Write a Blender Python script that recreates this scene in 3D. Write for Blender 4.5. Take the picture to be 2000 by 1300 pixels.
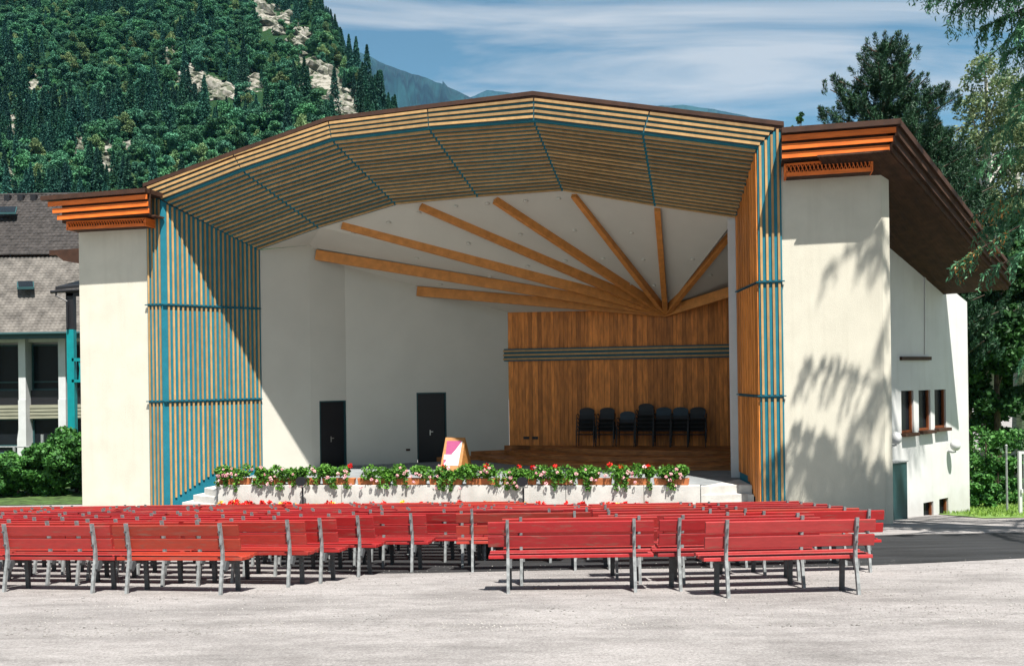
import bpy, math, random
import numpy as np
from mathutils import Vector, Matrix
from mathutils.geometry import intersect_ray_tri

R = math.radians
scene = bpy.context.scene
random.seed(7)
rng = np.random.default_rng(7)
for o in list(bpy.data.objects):
    bpy.data.objects.remove(o)
COL = scene.collection

# ------------------------------------------------------------------ camera
F, CX, CY, ROLL, CAMZ = 1850.0, 1000.0, 740.0, 0.014, 4.1
cam_d = bpy.data.cameras.new('camera')
cam_d.sensor_width = 36.0
cam_d.lens = F / 2000.0 * 36.0
cam_d.shift_y = (CY - 650.0) / 2000.0
cam_d.clip_start = 0.1
cam_d.clip_end = 20000
cam = bpy.data.objects.new('camera', cam_d)
COL.objects.link(cam)
cam.matrix_world = Matrix.Translation((0, 0, CAMZ)) @ Matrix.Rotation(ROLL, 4, 'Y') @ Matrix.Rotation(R(90), 4, 'X')
scene.camera = cam

# ------------------------------------------------------------------ sky and sun
SUN_AZ, SUN_EL = 161.2, 64.0
world = bpy.data.worlds.new("World")
scene.world = world
world.use_nodes = True
wn, wl = world.node_tree.nodes, world.node_tree.links
wn.clear()
w_out = wn.new('ShaderNodeOutputWorld')
w_bg = wn.new('ShaderNodeBackground')
w_bg.inputs['Strength'].default_value = 0.05
w_sky = wn.new('ShaderNodeTexSky')
w_sky.sky_type = 'NISHITA'
w_sky.sun_disc = False
w_sky.sun_elevation = R(SUN_EL)
w_sky.sun_rotation = R(SUN_AZ)
w_sky.altitude = 700
w_sky.air_density = 1.0
w_sky.dust_density = 0.6
w_sky.ozone_density = 1.0
tc = wn.new('ShaderNodeTexCoord')
sep = wn.new('ShaderNodeSeparateXYZ')
wl.new(tc.outputs['Generated'], sep.inputs[0])
def wmath(op, a=None, b=None, c=None):
    n = wn.new('ShaderNodeMath'); n.operation = op
    for i, v in enumerate((a, b, c)):
        if v is None: continue
        if isinstance(v, (int, float)): n.inputs[i].default_value = v
        else: wl.new(v, n.inputs[i])
    return n.outputs[0]
zz = wmath('MAXIMUM', sep.outputs['Z'], 0.0)
den = wmath('ADD', zz, 0.16)
cx_ = wmath('DIVIDE', sep.outputs['X'], den)
cy_ = wmath('DIVIDE', sep.outputs['Y'], den)
comb = wn.new('ShaderNodeCombineXYZ')
wl.new(cx_, comb.inputs[0]); wl.new(cy_, comb.inputs[1])
mp = wn.new('ShaderNodeMapping')
mp.inputs['Rotation'].default_value = (0, 0, R(-16))
mp.inputs['Scale'].default_value = (0.75, 2.6, 1)
mp.inputs['Location'].default_value = (0.45, 0.35, 0)
wl.new(comb.outputs[0], mp.inputs[0])
n1 = wn.new('ShaderNodeTexNoise'); n1.inputs['Scale'].default_value = 1.15
n1.inputs['Detail'].default_value = 9; n1.inputs['Roughness'].default_value = 0.52; n1.inputs['Distortion'].default_value = 0.75
wl.new(mp.outputs[0], n1.inputs['Vector'])
ramp = wn.new('ShaderNodeValToRGB')
ramp.color_ramp.elements[0].position = 0.43; ramp.color_ramp.elements[0].color = (0, 0, 0, 1)
ramp.color_ramp.elements[1].position = 0.60; ramp.color_ramp.elements[1].color = (1, 1, 1, 1)
wl.new(n1.outputs['Fac'], ramp.inputs[0])
tint = wn.new('ShaderNodeMixRGB'); tint.blend_type = 'MULTIPLY'; tint.inputs['Fac'].default_value = 1
tint.inputs['Color2'].default_value = (0.95, 1.12, 0.96, 1)
wl.new(w_sky.outputs[0], tint.inputs['Color1'])
cfac = wmath('MULTIPLY', ramp.outputs[0], 0.85)
mixc = wn.new('ShaderNodeMixRGB')
wl.new(cfac, mixc.inputs['Fac'])
wl.new(tint.outputs[0], mixc.inputs['Color1'])
mixc.inputs['Color2'].default_value = (6.3, 6.4, 6.5, 1)
wl.new(mixc.outputs[0], w_bg.inputs['Color'])
wl.new(w_bg.outputs[0], w_out.inputs['Surface'])

sun_d = bpy.data.lights.new('sun', 'SUN')
sun_d.energy = 5.0
sun_d.angle = R(0.53)
sun_d.color = (1.0, 0.955, 0.88)
sun = bpy.data.objects.new('sun', sun_d)
COL.objects.link(sun)
sv = Vector((math.sin(R(SUN_AZ)) * math.cos(R(SUN_EL)), math.cos(R(SUN_AZ)) * math.cos(R(SUN_EL)), math.sin(R(SUN_EL))))
sun.rotation_euler = sv.to_track_quat('Z', 'Y').to_euler()
sun.location = sv * 60

scene.view_settings.view_transform = 'Standard'
scene.view_settings.look = 'None'
scene.view_settings.exposure = 1.2
scene.view_settings.gamma = 1.0
scene.view_settings.use_curve_mapping = False
scene.cycles.max_bounces = 6
scene.cycles.diffuse_bounces = 2
scene.cycles.glossy_bounces = 2
scene.cycles.transmission_bounces = 4
scene.cycles.volume_bounces = 0
scene.cycles.caustics_reflective = False
scene.cycles.caustics_refractive = False

# ------------------------------------------------------------------ measuring helpers
def ray(px, py):
    a = (px - CX) / F; b = (CY - py) / F
    c, s = math.cos(ROLL), math.sin(ROLL)
    return Vector((a * c + b * s, 1.0, b * c - a * s))
def pxof(p):
    a = p[0] / p[1]; b = (p[2] - CAMZ) / p[1]; c, s = math.cos(ROLL), math.sin(ROLL)
    return CX + (a * c - b * s) * F, CY - (b * c + a * s) * F
TH = R(14.2)
UD = Vector((math.cos(TH), -math.sin(TH), 0))     # along the stage front, to the right
WD = Vector((math.sin(TH), math.cos(TH), 0))      # into the stage
W0 = 26.7
CAMP = Vector((0, 0, CAMZ))
def uw(u, w, z): return UD * u + WD * w + Vector((0, 0, z))
def onw(px, py, w):                                # point of a plane parallel to the stage front
    d = ray(px, py); return CAMP + d * (w / d.dot(WD))
def onY(px, py, Y): return CAMP + ray(px, py) * Y
def onz(px, py, z):
    d = ray(px, py); return CAMP + d * ((z - CAMZ) / d.z)
def onplane(px, py, p, n):
    d = ray(px, py); return CAMP + d * ((p - CAMP).dot(n) / d.dot(n))
def ground_z(Y, X=0.0):
    t = 2.7 - 0.103 * Y
    flat = 0.5 * (t + math.sqrt(t * t + 0.012))
    k = min(1.0, max(0.0, (X - 9.3) / 1.5)); k = k * k * (3 - 2 * k)
    low = max(t, -0.95)
    return flat * (1 - k) + low * k
def onground(px, py):
    d = ray(px, py); t = 5.0
    while t < 60 and CAMZ + d.z * t > ground_z(t): t += 0.02
    return CAMP + d * t

# ------------------------------------------------------------------ materials
def newmat(name):
    m = bpy.data.materials.new(name); m.use_nodes = True
    return m, m.node_tree.nodes, m.node_tree.links, m.node_tree.nodes['Principled BSDF']
def mat(name, col, rough=0.7, var=0.12, scale=6.0, stretch=(1, 1, 1), bump=0.0, bscale=40.0, rand=0.0,
        metal=0.0, spec=0.3, col2=None, objcol=False, detail=5, lo=0.35, hi=0.65):
    m, n, l, b = newmat(name)
    b.inputs['Roughness'].default_value = rough
    b.inputs['Metallic'].default_value = metal
    b.inputs['Specular IOR Level'].default_value = spec
    t = n.new('ShaderNodeTexCoord')
    mpn = n.new('ShaderNodeMapping'); mpn.inputs['Scale'].default_value = stretch
    l.new(t.outputs['Object'], mpn.inputs[0])
    nz = n.new('ShaderNodeTexNoise'); nz.inputs['Scale'].default_value = scale; nz.inputs['Detail'].default_value = detail
    nz.inputs['Roughness'].default_value = 0.6
    l.new(mpn.outputs[0], nz.inputs['Vector'])
    rp = n.new('ShaderNodeValToRGB')
    c2 = col2 if col2 else tuple(c * (1 - 2 * var) for c in col)
    c1 = col if col2 else tuple(min(1, c * (1 + var)) for c in col)
    rp.color_ramp.elements[0].position = lo; rp.color_ramp.elements[0].color = (*c2, 1)
    rp.color_ramp.elements[1].position = hi; rp.color_ramp.elements[1].color = (*c1, 1)
    l.new(nz.outputs['Fac'], rp.inputs[0])
    out = rp.outputs[0]
    if rand > 0 or objcol:
        oi = n.new('ShaderNodeObjectInfo')
        if rand > 0:
            hs = n.new('ShaderNodeHueSaturation')
            mr = n.new('ShaderNodeMapRange'); mr.inputs['To Min'].default_value = 1 - rand; mr.inputs['To Max'].default_value = 1 + rand
            l.new(oi.outputs['Random'], mr.inputs['Value'])
            l.new(mr.outputs[0], hs.inputs['Value'])
            l.new(out, hs.inputs['Color']); out = hs.outputs[0]
        if objcol:
            mx = n.new('ShaderNodeMixRGB'); mx.blend_type = 'MULTIPLY'; mx.inputs['Fac'].default_value = 1
            l.new(out, mx.inputs['Color1']); l.new(oi.outputs['Color'], mx.inputs['Color2']); out = mx.outputs[0]
    l.new(out, b.inputs['Base Color'])
    if bump > 0:
        nb = n.new('ShaderNodeTexNoise'); nb.inputs['Scale'].default_value = bscale; nb.inputs['Detail'].default_value = 4
        l.new(mpn.outputs[0], nb.inputs['Vector'])
        bp = n.new('ShaderNodeBump'); bp.inputs['Strength'].default_value = bump; bp.inputs['Distance'].default_value = 0.02
        l.new(nb.outputs['Fac'], bp.inputs['Height']); l.new(bp.outputs[0], b.inputs['Normal'])
    return m
def leafmat(name, c1, c2, scale=3.0, rough=0.55, transl=0.25, rand=0.0):
    m, n, l, b = newmat(name)
    b.inputs['Roughness'].default_value = rough
    b.inputs['Specular IOR Level'].default_value = 0.25
    g = n.new('ShaderNodeNewGeometry'); 
    nz = n.new('ShaderNodeTexNoise'); nz.inputs['Scale'].default_value = scale; nz.inputs['Detail'].default_value = 3
    t = n.new('ShaderNodeTexCoord'); l.new(t.outputs['Object'], nz.inputs['Vector'])
    ad = n.new('ShaderNodeMath'); ad.operation = 'MULTIPLY_ADD'; ad.inputs[1].default_value = 0.45; 
    l.new(g.outputs['Random Per Island'], ad.inputs[0]); 
    sb = n.new('ShaderNodeMath'); sb.operation = 'SUBTRACT'; sb.inputs[1].default_value = 0.22
    l.new(nz.outputs['Fac'], sb.inputs[0]); l.new(sb.outputs[0], ad.inputs[2])
    rp = n.new('ShaderNodeValToRGB'); rp.color_ramp.elements[0].color = (*c1, 1); rp.color_ramp.elements[1].color = (*c2, 1)
    rp.color_ramp.elements[0].position = 0.2; rp.color_ramp.elements[1].position = 0.8
    l.new(ad.outputs[0], rp.inputs[0])
    out = rp.outputs[0]
    if rand > 0:
        oi = n.new('ShaderNodeObjectInfo')
        hs = n.new('ShaderNodeHueSaturation')
        mr = n.new('ShaderNodeMapRange'); mr.inputs['To Min'].default_value = 1 - rand; mr.inputs['To Max'].default_value = 1 + rand
        l.new(oi.outputs['Random'], mr.inputs['Value']); l.new(mr.outputs[0], hs.inputs['Value'])
        mh = n.new('ShaderNodeMapRange'); mh.inputs['To Min'].default_value = 0.475; mh.inputs['To Max'].default_value = 0.53
        wnz = n.new('ShaderNodeTexWhiteNoise'); wnz.noise_dimensions = '1D'
        l.new(oi.outputs['Random'], wnz.inputs['W']); l.new(wnz.outputs['Value'], mh.inputs['Value']); l.new(mh.outputs[0], hs.inputs['Hue'])
        l.new(out, hs.inputs['Color']); out = hs.outputs[0]
    l.new(out, b.inputs['Base Color'])
    if transl > 0:
        tr = n.new('ShaderNodeBsdfTranslucent'); l.new(out, tr.inputs['Color'])
        mx = n.new('ShaderNodeMixShader'); mx.inputs[0].default_value = transl
        l.new(b.outputs[0], mx.inputs[1]); l.new(tr.outputs[0], mx.inputs[2])
        l.new(mx.outputs[0], n['Material Output'].inputs['Surface'])
    return m

M = {}
M['plaster'] = mat('cream_plaster', (0.575, 0.55, 0.465), 0.9, 0.03, 1.3, bump=0.35, bscale=55)
M['winframe'] = mat('brown_window_frame', (0.16, 0.045, 0.012), 0.6, 0.1, 4)
M['white_plaster'] = mat('white_plaster', (0.56, 0.565, 0.56), 0.9, 0.03, 1.0, bump=0.25, bscale=50)
M['int_plaster'] = mat('interior_plaster', (0.53, 0.51, 0.45), 0.9, 0.02, 0.8, bump=0.15, bscale=50)
M['batten'] = mat('pale_batten_wood', (0.38, 0.235, 0.10), 0.6, 0.09, 2.5, stretch=(2, 2, 1.0), rand=0.28, bump=0.1)
M['blue'] = mat('turquoise_board', (0.010, 0.155, 0.215), 0.6, 0.06, 3)
M['bluetrim'] = mat('dark_blue_trim', (0.010, 0.085, 0.12), 0.5, 0.05, 3)
M['orange'] = mat('orange_stained_fascia', (0.72, 0.16, 0.022), 0.5, 0.12, 2.0, stretch=(1, 1, 6), rand=0.06)
M['brown'] = mat('dark_brown_roof_edge', (0.050, 0.022, 0.013), 0.7, 0.15, 3)
M['soffit_brown'] = mat('brown_eaves_board', (0.055, 0.025, 0.014), 0.8, 0.2, 4, stretch=(1, 1, 1), rand=0.15)
M['beam'] = mat('glulam_beam', (0.56, 0.225, 0.055), 0.55, 0.10, 4, rand=0.05)
M['board'] = mat('knotty_pine_board', (0.58, 0.20, 0.042), 0.55, 0.17, 2.0, stretch=(5, 5, 0.9), rand=0.34)
M['stepwood'] = mat('stage_step_wood', (0.36, 0.135, 0.04), 0.5, 0.25, 3.0, stretch=(0.8, 0.8, 8), rand=0.12)
M['floor'] = mat('stage_floor_concrete', (0.20, 0.215, 0.225), 0.8, 0.12, 1.5)
M['door'] = mat('dark_door_paint', (0.012, 0.012, 0.014), 0.4, 0.05, 3)
M['doorframe'] = mat('dark_teal_frame', (0.02, 0.06, 0.065), 0.5, 0.05, 3)
M['metal'] = mat('brushed_metal', (0.5, 0.5, 0.48), 0.35, 0.05, 8, metal=0.9)
M['galv'] = mat('galvanised_steel', (0.27, 0.285, 0.29), 0.55, 0.18, 18, metal=0.25, bump=0.05)
M['dkmetal'] = mat('shade_toned_bench_steel', (0.075, 0.08, 0.085), 0.5, 0.15, 12)  # dark tone puts the shade under the seat into the legs; bolts share it
M['red'] = mat('red_bench_paint', (1, 1, 1), 0.48, 0.09, 7, stretch=(1, 4, 4), objcol=True, bump=0.08, bscale=30, spec=0.45)
M['concrete'] = mat('pale_concrete', (0.50, 0.49, 0.465), 0.9, 0.07, 2.2, bump=0.25, bscale=30)
M['white'] = mat('white_paint', (0.52, 0.53, 0.54), 0.5, 0.03, 3)
M['black'] = mat('black_plastic', (0.015, 0.015, 0.018), 0.4, 0.05, 5)
M['slate'] = mat('dark_roof_tile', (0.036, 0.032, 0.031), 0.85, 0.30, 2.5, bump=0.2, bscale=12)
M['tile'] = mat('grey_roof_tile', (0.125, 0.115, 0.105), 0.85, 0.24, 1.6, bump=0.2, bscale=12, detail=8)
M['glass'] = mat('dark_window_glass', (0.010, 0.013, 0.016), 0.25, 0.05, 2, spec=0.12)
M['olive'] = mat('weathered_cladding', (0.20, 0.20, 0.15), 0.8, 0.15, 3, stretch=(0.4, 1, 8))
M['teal'] = mat('teal_painted_timber', (0.0, 0.20, 0.22), 0.5, 0.06, 3)
M['bark'] = mat('brown_bark', (0.09, 0.065, 0.05), 0.9, 0.3, 8, stretch=(3, 3, 0.6), bump=0.5, bscale=20)
M['birchbark'] = mat('white_birch_bark', (0.5, 0.49, 0.45), 0.8, 0.3, 5, stretch=(1, 1, 4))
M['terracotta'] = mat('terracotta_trough', (0.42, 0.14, 0.05), 0.7, 0.12, 4, rand=0.1)
M['chair'] = mat('dark_chair_shell', (0.016, 0.015, 0.017), 0.5, 0.1, 4, rand=0.2)
M['chairblue'] = mat('blue_chair_back', (0.018, 0.035, 0.05), 0.5, 0.1, 4)
M['magenta'] = mat('magenta_print', (0.27, 0.03, 0.12), 0.5, 0.06, 30)
M['paper'] = mat('white_print', (0.48, 0.48, 0.53), 0.5, 0.02, 10)
M['signwood'] = mat('sign_plywood', (0.34, 0.15, 0.04), 0.5, 0.12, 3, stretch=(2, 2, 6))
M['rock'] = mat('pale_cliff_rock', (0.29, 0.275, 0.245), 0.95, 0.3, 0.5, bump=1.0, bscale=0.9, col2=(0.09, 0.10, 0.07), lo=0.44, hi=0.60, detail=10)
M['gravelstone'] = mat('pebble', (0.4, 0.38, 0.36), 0.9, 0.2, 5, rand=0.3)

def weather(m, amt=0.5):
    n, l = m.node_tree.nodes, m.node_tree.links; b = n['Principled BSDF']
    src = b.inputs['Base Color'].links[0].from_socket
    t = n.new('ShaderNodeTexCoord'); sx = n.new('ShaderNodeSeparateXYZ'); l.new(t.outputs['Object'], sx.inputs[0])
    mpn = n.new('ShaderNodeMapping'); mpn.inputs['Scale'].default_value = (3.2, 3.2, .22); l.new(t.outputs['Object'], mpn.inputs[0])
    z = n.new('ShaderNodeTexNoise'); z.inputs['Scale'].default_value = 1.6; z.inputs['Detail'].default_value = 7; l.new(mpn.outputs[0], z.inputs['Vector'])
    r = n.new('ShaderNodeMapRange'); r.inputs['From Min'].default_value = .52; r.inputs['From Max'].default_value = .78; r.inputs['To Max'].default_value = .30 * amt; l.new(z.outputs['Fac'], r.inputs['Value'])
    z2 = n.new('ShaderNodeTexNoise'); z2.inputs['Scale'].default_value = 2.3; z2.inputs['Detail'].default_value = 6; l.new(t.outputs['Object'], z2.inputs['Vector'])
    sm = n.new('ShaderNodeMath'); sm.operation = 'MULTIPLY_ADD'; sm.inputs[1].default_value = 1.1; l.new(z2.outputs['Fac'], sm.inputs[0]); 
    ng_ = n.new('ShaderNodeMath'); ng_.operation = 'MULTIPLY'; ng_.inputs[1].default_value = -1.0; l.new(sx.outputs['Z'], ng_.inputs[0]); l.new(ng_.outputs[0], sm.inputs[2])
    r2 = n.new('ShaderNodeMapRange'); r2.inputs['From Min'].default_value = .1; r2.inputs['From Max'].default_value = .7; r2.inputs['To Max'].default_value = .45 * amt; l.new(sm.outputs[0], r2.inputs['Value'])
    ad = n.new('ShaderNodeMath'); ad.operation = 'ADD'; l.new(r.outputs[0], ad.inputs[0]); l.new(r2.outputs[0], ad.inputs[1])
    mx = n.new('ShaderNodeMixRGB'); l.new(ad.outputs[0], mx.inputs['Fac']); l.new(src, mx.inputs['Color1']); mx.inputs['Color2'].default_value = (.24, .21, .16, 1); l.new(mx.outputs[0], b.inputs['Base Color'])
weather(M['plaster'], .4); weather(M['white_plaster'], .5); weather(M['concrete'], .8)
def wear(m):
    n, l = m.node_tree.nodes, m.node_tree.links; b = n['Principled BSDF']
    src = b.inputs['Base Color'].links[0].from_socket
    t = n.new('ShaderNodeTexCoord'); oi = n.new('ShaderNodeObjectInfo')
    cb = n.new('ShaderNodeCombineXYZ'); mu = n.new('ShaderNodeMath'); mu.operation = 'MULTIPLY'; mu.inputs[1].default_value = 60; l.new(oi.outputs['Random'], mu.inputs[0]); l.new(mu.outputs[0], cb.inputs[0])
    va = n.new('ShaderNodeVectorMath'); l.new(t.outputs['Object'], va.inputs[0]); l.new(cb.outputs[0], va.inputs[1])
    mpn = n.new('ShaderNodeMapping'); mpn.inputs['Scale'].default_value = (1.3, 9, 9); l.new(va.outputs[0], mpn.inputs[0])
    z = n.new('ShaderNodeTexNoise'); z.inputs['Scale'].default_value = 2.4; z.inputs['Detail'].default_value = 9; z.inputs['Roughness'].default_value = .7; l.new(mpn.outputs[0], z.inputs['Vector'])
    r = n.new('ShaderNodeMapRange'); r.inputs['From Min'].default_value = .54; r.inputs['From Max'].default_value = .66; r.inputs['To Max'].default_value = .75; l.new(z.outputs['Fac'], r.inputs['Value'])
    mx = n.new('ShaderNodeMixRGB'); l.new(r.outputs[0], mx.inputs['Fac']); l.new(src, mx.inputs['Color1']); mx.inputs['Color2'].default_value = (.16, .07, .05, 1); l.new(mx.outputs[0], b.inputs['Base Color'])
wear(M['red'])
# ------------------------------------------------------------------ object helpers
def tag(o, label=None, cat=None, group=None, kind=None):
    if label: o['label'] = label
    if cat: o['category'] = cat
    if group: o['group'] = group
    if kind: o['kind'] = kind
    return o
def empty(name, loc):
    o = bpy.data.objects.new(name, None); COL.objects.link(o); o.location = loc
    o.empty_display_size = 0.3
    return o
def root_loc(o):
    l = Vector((0, 0, 0))
    while o is not None:
        l = l + o.location; o = o.parent
    return l
class MB:
    def __init__(s): s.v = []; s.f = []; s.m = []; s.smooth = False
    def add(s, vs, fs, mi=0):
        k = len(s.v); s.v.extend([tuple(p) for p in vs]); s.f.extend([tuple(i + k for i in f) for f in fs]); s.m.extend([mi] * len(fs))
    def prism(s, pts, vec, mi=0):
        n = len(pts); pts = [Vector(p) for p in pts]; vec = Vector(vec)
        nn = Vector((0, 0, 0))
        for i in range(n): nn += pts[i].cross(pts[(i + 1) % n])
        if nn.dot(vec) > 0: pts = pts[::-1]
        vs = pts + [p + vec for p in pts]
        fs = [tuple(range(n)), tuple(range(2 * n - 1, n - 1, -1))]
        for i in range(n):
            j = (i + 1) % n; fs.append((i, i + n, j + n, j))
        s.add(vs, fs, mi); return s
    def bar(s, p0, p1, wd, w, dd, d, mi=0):
        """bar from p0 to p1, width w centred along wd, depth d going along dd"""
        wd = Vector(wd).normalized() * (w / 2); dd = Vector(dd).normalized() * d; p0 = Vector(p0); p1 = Vector(p1)
        return s.prism([p0 - wd, p0 + wd, p1 + wd, p1 - wd], dd, mi)
    def box(s, c, sx, sy, sz, ax=None, mi=0):
        """box standing on c, ax = x axis"""
        ax = Vector(ax or (1, 0, 0)).normalized(); ay = Vector((-ax.y, ax.x, 0)); c = Vector(c)
        return s.prism([c - ax * sx / 2 - ay * sy / 2, c + ax * sx / 2 - ay * sy / 2, c + ax * sx / 2 + ay * sy / 2, c - ax * sx / 2 + ay * sy / 2], (0, 0, sz), mi)
    def tube(s, pts, rad, n=8, mi=0):
        pts = [Vector(p) for p in pts]; rings = []
        if not hasattr(rad, '__len__'): rad = [rad] * len(pts)
        vs = []
        for i, p in enumerate(pts):
            t = (pts[min(i + 1, len(pts) - 1)] - pts[max(i - 1, 0)]).normalized()
            a = t.cross(Vector((0, 0, 1)) if abs(t.z) < 0.9 else Vector((1, 0, 0))).normalized(); b = t.cross(a)
            for k in range(n):
                an = 2 * math.pi * k / n; vs.append(p + (a * math.cos(an) + b * math.sin(an)) * rad[i])
        fs = []
        for i in range(len(pts) - 1):
            for k in range(n):
                k2 = (k + 1) % n
                fs.append((i * n + k, (i + 1) * n + k, (i + 1) * n + k2, i * n + k2))
        fs.append(tuple(range(n))); fs.append(tuple(range(len(pts) * n - 1, (len(pts) - 1) * n - 1, -1)))
        s.add(vs, fs, mi); return s
    def sphere(s, c, r, nu=12, nv=8, sc=(1, 1, 1), mi=0):
        vs = []; c = Vector(c)
        for j in range(1, nv):
            ph = math.pi * j / nv
            for i in range(nu):
                th = 2 * math.pi * i / nu
                vs.append(c + Vector((r * sc[0] * math.sin(ph) * math.cos(th), r * sc[1] * math.sin(ph) * math.sin(th), r * sc[2] * math.cos(ph))))
        top = len(vs); vs.append(c + Vector((0, 0, r * sc[2]))); vs.append(c - Vector((0, 0, r * sc[2])))
        fs = []
        for j in range(nv - 2):
            for i in range(nu):
                i2 = (i + 1) % nu; fs.append((j * nu + i, (j + 1) * nu + i, (j + 1) * nu + i2, j * nu + i2))
        for i in range(nu):
            i2 = (i + 1) % nu
            fs.append((top, i, i2)); fs.append((top + 1, (nv - 2) * nu + i2, (nv - 2) * nu + i))
        s.add(vs, fs, mi); return s
    def build(s, name, mats, parent=None, bevel=0):
        off = root_loc(parent) if parent is not None else Vector((0, 0, 0))
        me = bpy.data.meshes.new(name)
        me.from_pydata([(p[0] - off.x, p[1] - off.y, p[2] - off.z) for p in s.v], [], s.f)
        if not isinstance(mats, (list, tuple)): mats = [mats]
        for m in mats: me.materials.append(m)
        if len(mats) > 1: me.polygons.foreach_set('material_index', s.m)
        if s.smooth: me.polygons.foreach_set('use_smooth', [True] * len(me.polygons))
        me.update()
        o = bpy.data.objects.new(name, me); COL.objects.link(o)
        if parent is not None: o.parent = parent
        if bevel > 0:
            b = o.modifiers.new('bevel', 'BEVEL'); b.width = bevel; b.segments = 2; b.limit_method = 'ANGLE'
        return o
def np_mesh(name, V, Q, mats, parent=None, smooth=False):
    off = root_loc(parent) if parent is not None else Vector((0, 0, 0))
    me = bpy.data.meshes.new(name)
    V = np.asarray(V, dtype=np.float32) - np.array(off, dtype=np.float32); Q = np.asarray(Q, dtype=np.int32)
    k = Q.shape[1]
    me.vertices.add(len(V)); me.vertices.foreach_set('co', V.ravel())
    me.loops.add(Q.size); me.loops.foreach_set('vertex_index', Q.ravel())
    me.polygons.add(len(Q)); me.polygons.foreach_set('loop_start', np.arange(0, Q.size, k, dtype=np.int32))
    me.polygons.foreach_set('loop_total', np.full(len(Q), k, dtype=np.int32))
    me.materials.append(mats)
    me.update(calc_edges=True)
    if smooth: me.polygons.foreach_set('use_smooth', np.ones(len(Q), dtype=bool))
    o = bpy.data.objects.new(name, me); COL.objects.link(o)
    if parent is not None: o.parent = parent
    return o
def leaf_arrays(P, size, aspect=1.6, up=0.35, jit=0.35, dirs=None):
    """one bent quad leaf per point"""
    n = len(P); 
    nrm = rng.normal(size=(n, 3)); nrm[:, 2] += up * 2; nrm /= np.linalg.norm(nrm, axis=1)[:, None]
    a = rng.normal(size=(n, 3)) if dirs is None else np.asarray(dirs) + rng.normal(size=(n, 3)) * 0.15
    a -= nrm * np.sum(a * nrm, axis=1)[:, None]; a /= np.linalg.norm(a, axis=1)[:, None] + 1e-9
    b = np.cross(nrm, a)
    s = (size * (1 + jit * rng.uniform(-1, 1, n)))[:, None]
    L = s * aspect / 2; W = s / 2
    p0 = P - a * L; p2 = P + a * L + nrm * (-0.15 * s); p1 = P + b * W; p3 = P - b * W
    V = np.stack([p0, p1, p2, p3], axis=1).reshape(-1, 3)
    Q = np.arange(4 * n).reshape(n, 4)
    return V, Q
def ordinal(n):
    return ['first', 'second', 'third', 'fourth', 'fifth', 'sixth', 'seventh', 'eighth', 'ninth', 'tenth', 'eleventh', 'twelfth', 'thirteenth', 'fourteenth', 'fifteenth', 'sixteenth', 'seventeenth', 'eighteenth', 'nineteenth', 'twentieth'][n]

#@@GROUND
# ------------------------------------------------------------------ ground
def gravel_material():
    m, n, l, b = newmat('pale_gravel')
    b.inputs['Roughness'].default_value = 0.95; b.inputs['Specular IOR Level'].default_value = 0.1
    t = n.new('ShaderNodeTexCoord')
    def noise(sc, st=(1, 1, 1), det=6, rough=0.6):
        mpn = n.new('ShaderNodeMapping'); mpn.inputs['Scale'].default_value = st; l.new(t.outputs['Object'], mpn.inputs[0])
        z = n.new('ShaderNodeTexNoise'); z.inputs['Scale'].default_value = sc; z.inputs['Detail'].default_value = det; z.inputs['Roughness'].default_value = rough
        l.new(mpn.outputs[0], z.inputs['Vector']); return z.outputs['Fac']
    a = noise(1.1, (0.5, 1.2, 1), 8, 0.65); c = noise(42, (1, 1, 1), 6, 0.85); d = noise(4.5, (0.7, 1.6, 1), 5)
    rp = n.new('ShaderNodeValToRGB'); rp.color_ramp.elements[0].position = 0.30; rp.color_ramp.elements[1].position = 0.58
    rp.color_ramp.elements[0].color = (0.205, 0.194, 0.190, 1); rp.color_ramp.elements[1].color = (0.35, 0.332, 0.326, 1)
    l.new(a, rp.inputs[0])
    rc = n.new('ShaderNodeValToRGB'); rc.color_ramp.elements[0].position = 0.32; rc.color_ramp.elements[1].position = 0.68
    rc.color_ramp.elements[0].color = (0.36, 0.36, 0.36, 1); rc.color_ramp.elements[1].color = (1.2, 1.2, 1.2, 1)
    l.new(c, rc.inputs[0])
    rd = n.new('ShaderNodeValToRGB'); rd.color_ramp.elements[0].position = 0.3; rd.color_ramp.elements[1].position = 0.6
    rd.color_ramp.elements[0].color = (0.84, 0.83, 0.83, 1); rd.color_ramp.elements[1].color = (1.03, 1.03, 1.03, 1)
    l.new(d, rd.inputs[0])
    m1 = n.new('ShaderNodeMixRGB'); m1.blend_type = 'MULTIPLY'; m1.inputs['Fac'].default_value = 1
    l.new(rp.outputs[0], m1.inputs['Color1']); l.new(rc.outputs[0], m1.inputs['Color2'])
    m2 = n.new('ShaderNodeMixRGB'); m2.blend_type = 'MULTIPLY'; m2.inputs['Fac'].default_value = 1
    l.new(m1.outputs[0], m2.inputs['Color1']); l.new(rd.outputs[0], m2.inputs['Color2'])
    l.new(m2.outputs[0], b.inputs['Base Color'])
    bp = n.new('ShaderNodeBump'); bp.inputs['Strength'].default_value = 0.6; bp.inputs['Distance'].default_value = 0.02
    l.new(c, bp.inputs['Height']); l.new(bp.outputs[0], b.inputs['Normal'])
    return m
M['gravel'] = gravel_material()
M['asphalt'] = mat('dark_asphalt', (0.021, 0.022, 0.024), 0.85, 0.3, 1.2, stretch=(0.35, 2.2, 1), bump=0.4, bscale=80, detail=8)
M['darkgrass'] = mat('dark_grass', (0.045, 0.085, 0.02), 0.9, 0.3, 3)
M['grass'] = mat('grass_soil', (0.13, 0.22, 0.05), 0.9, 0.3, 3)

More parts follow.
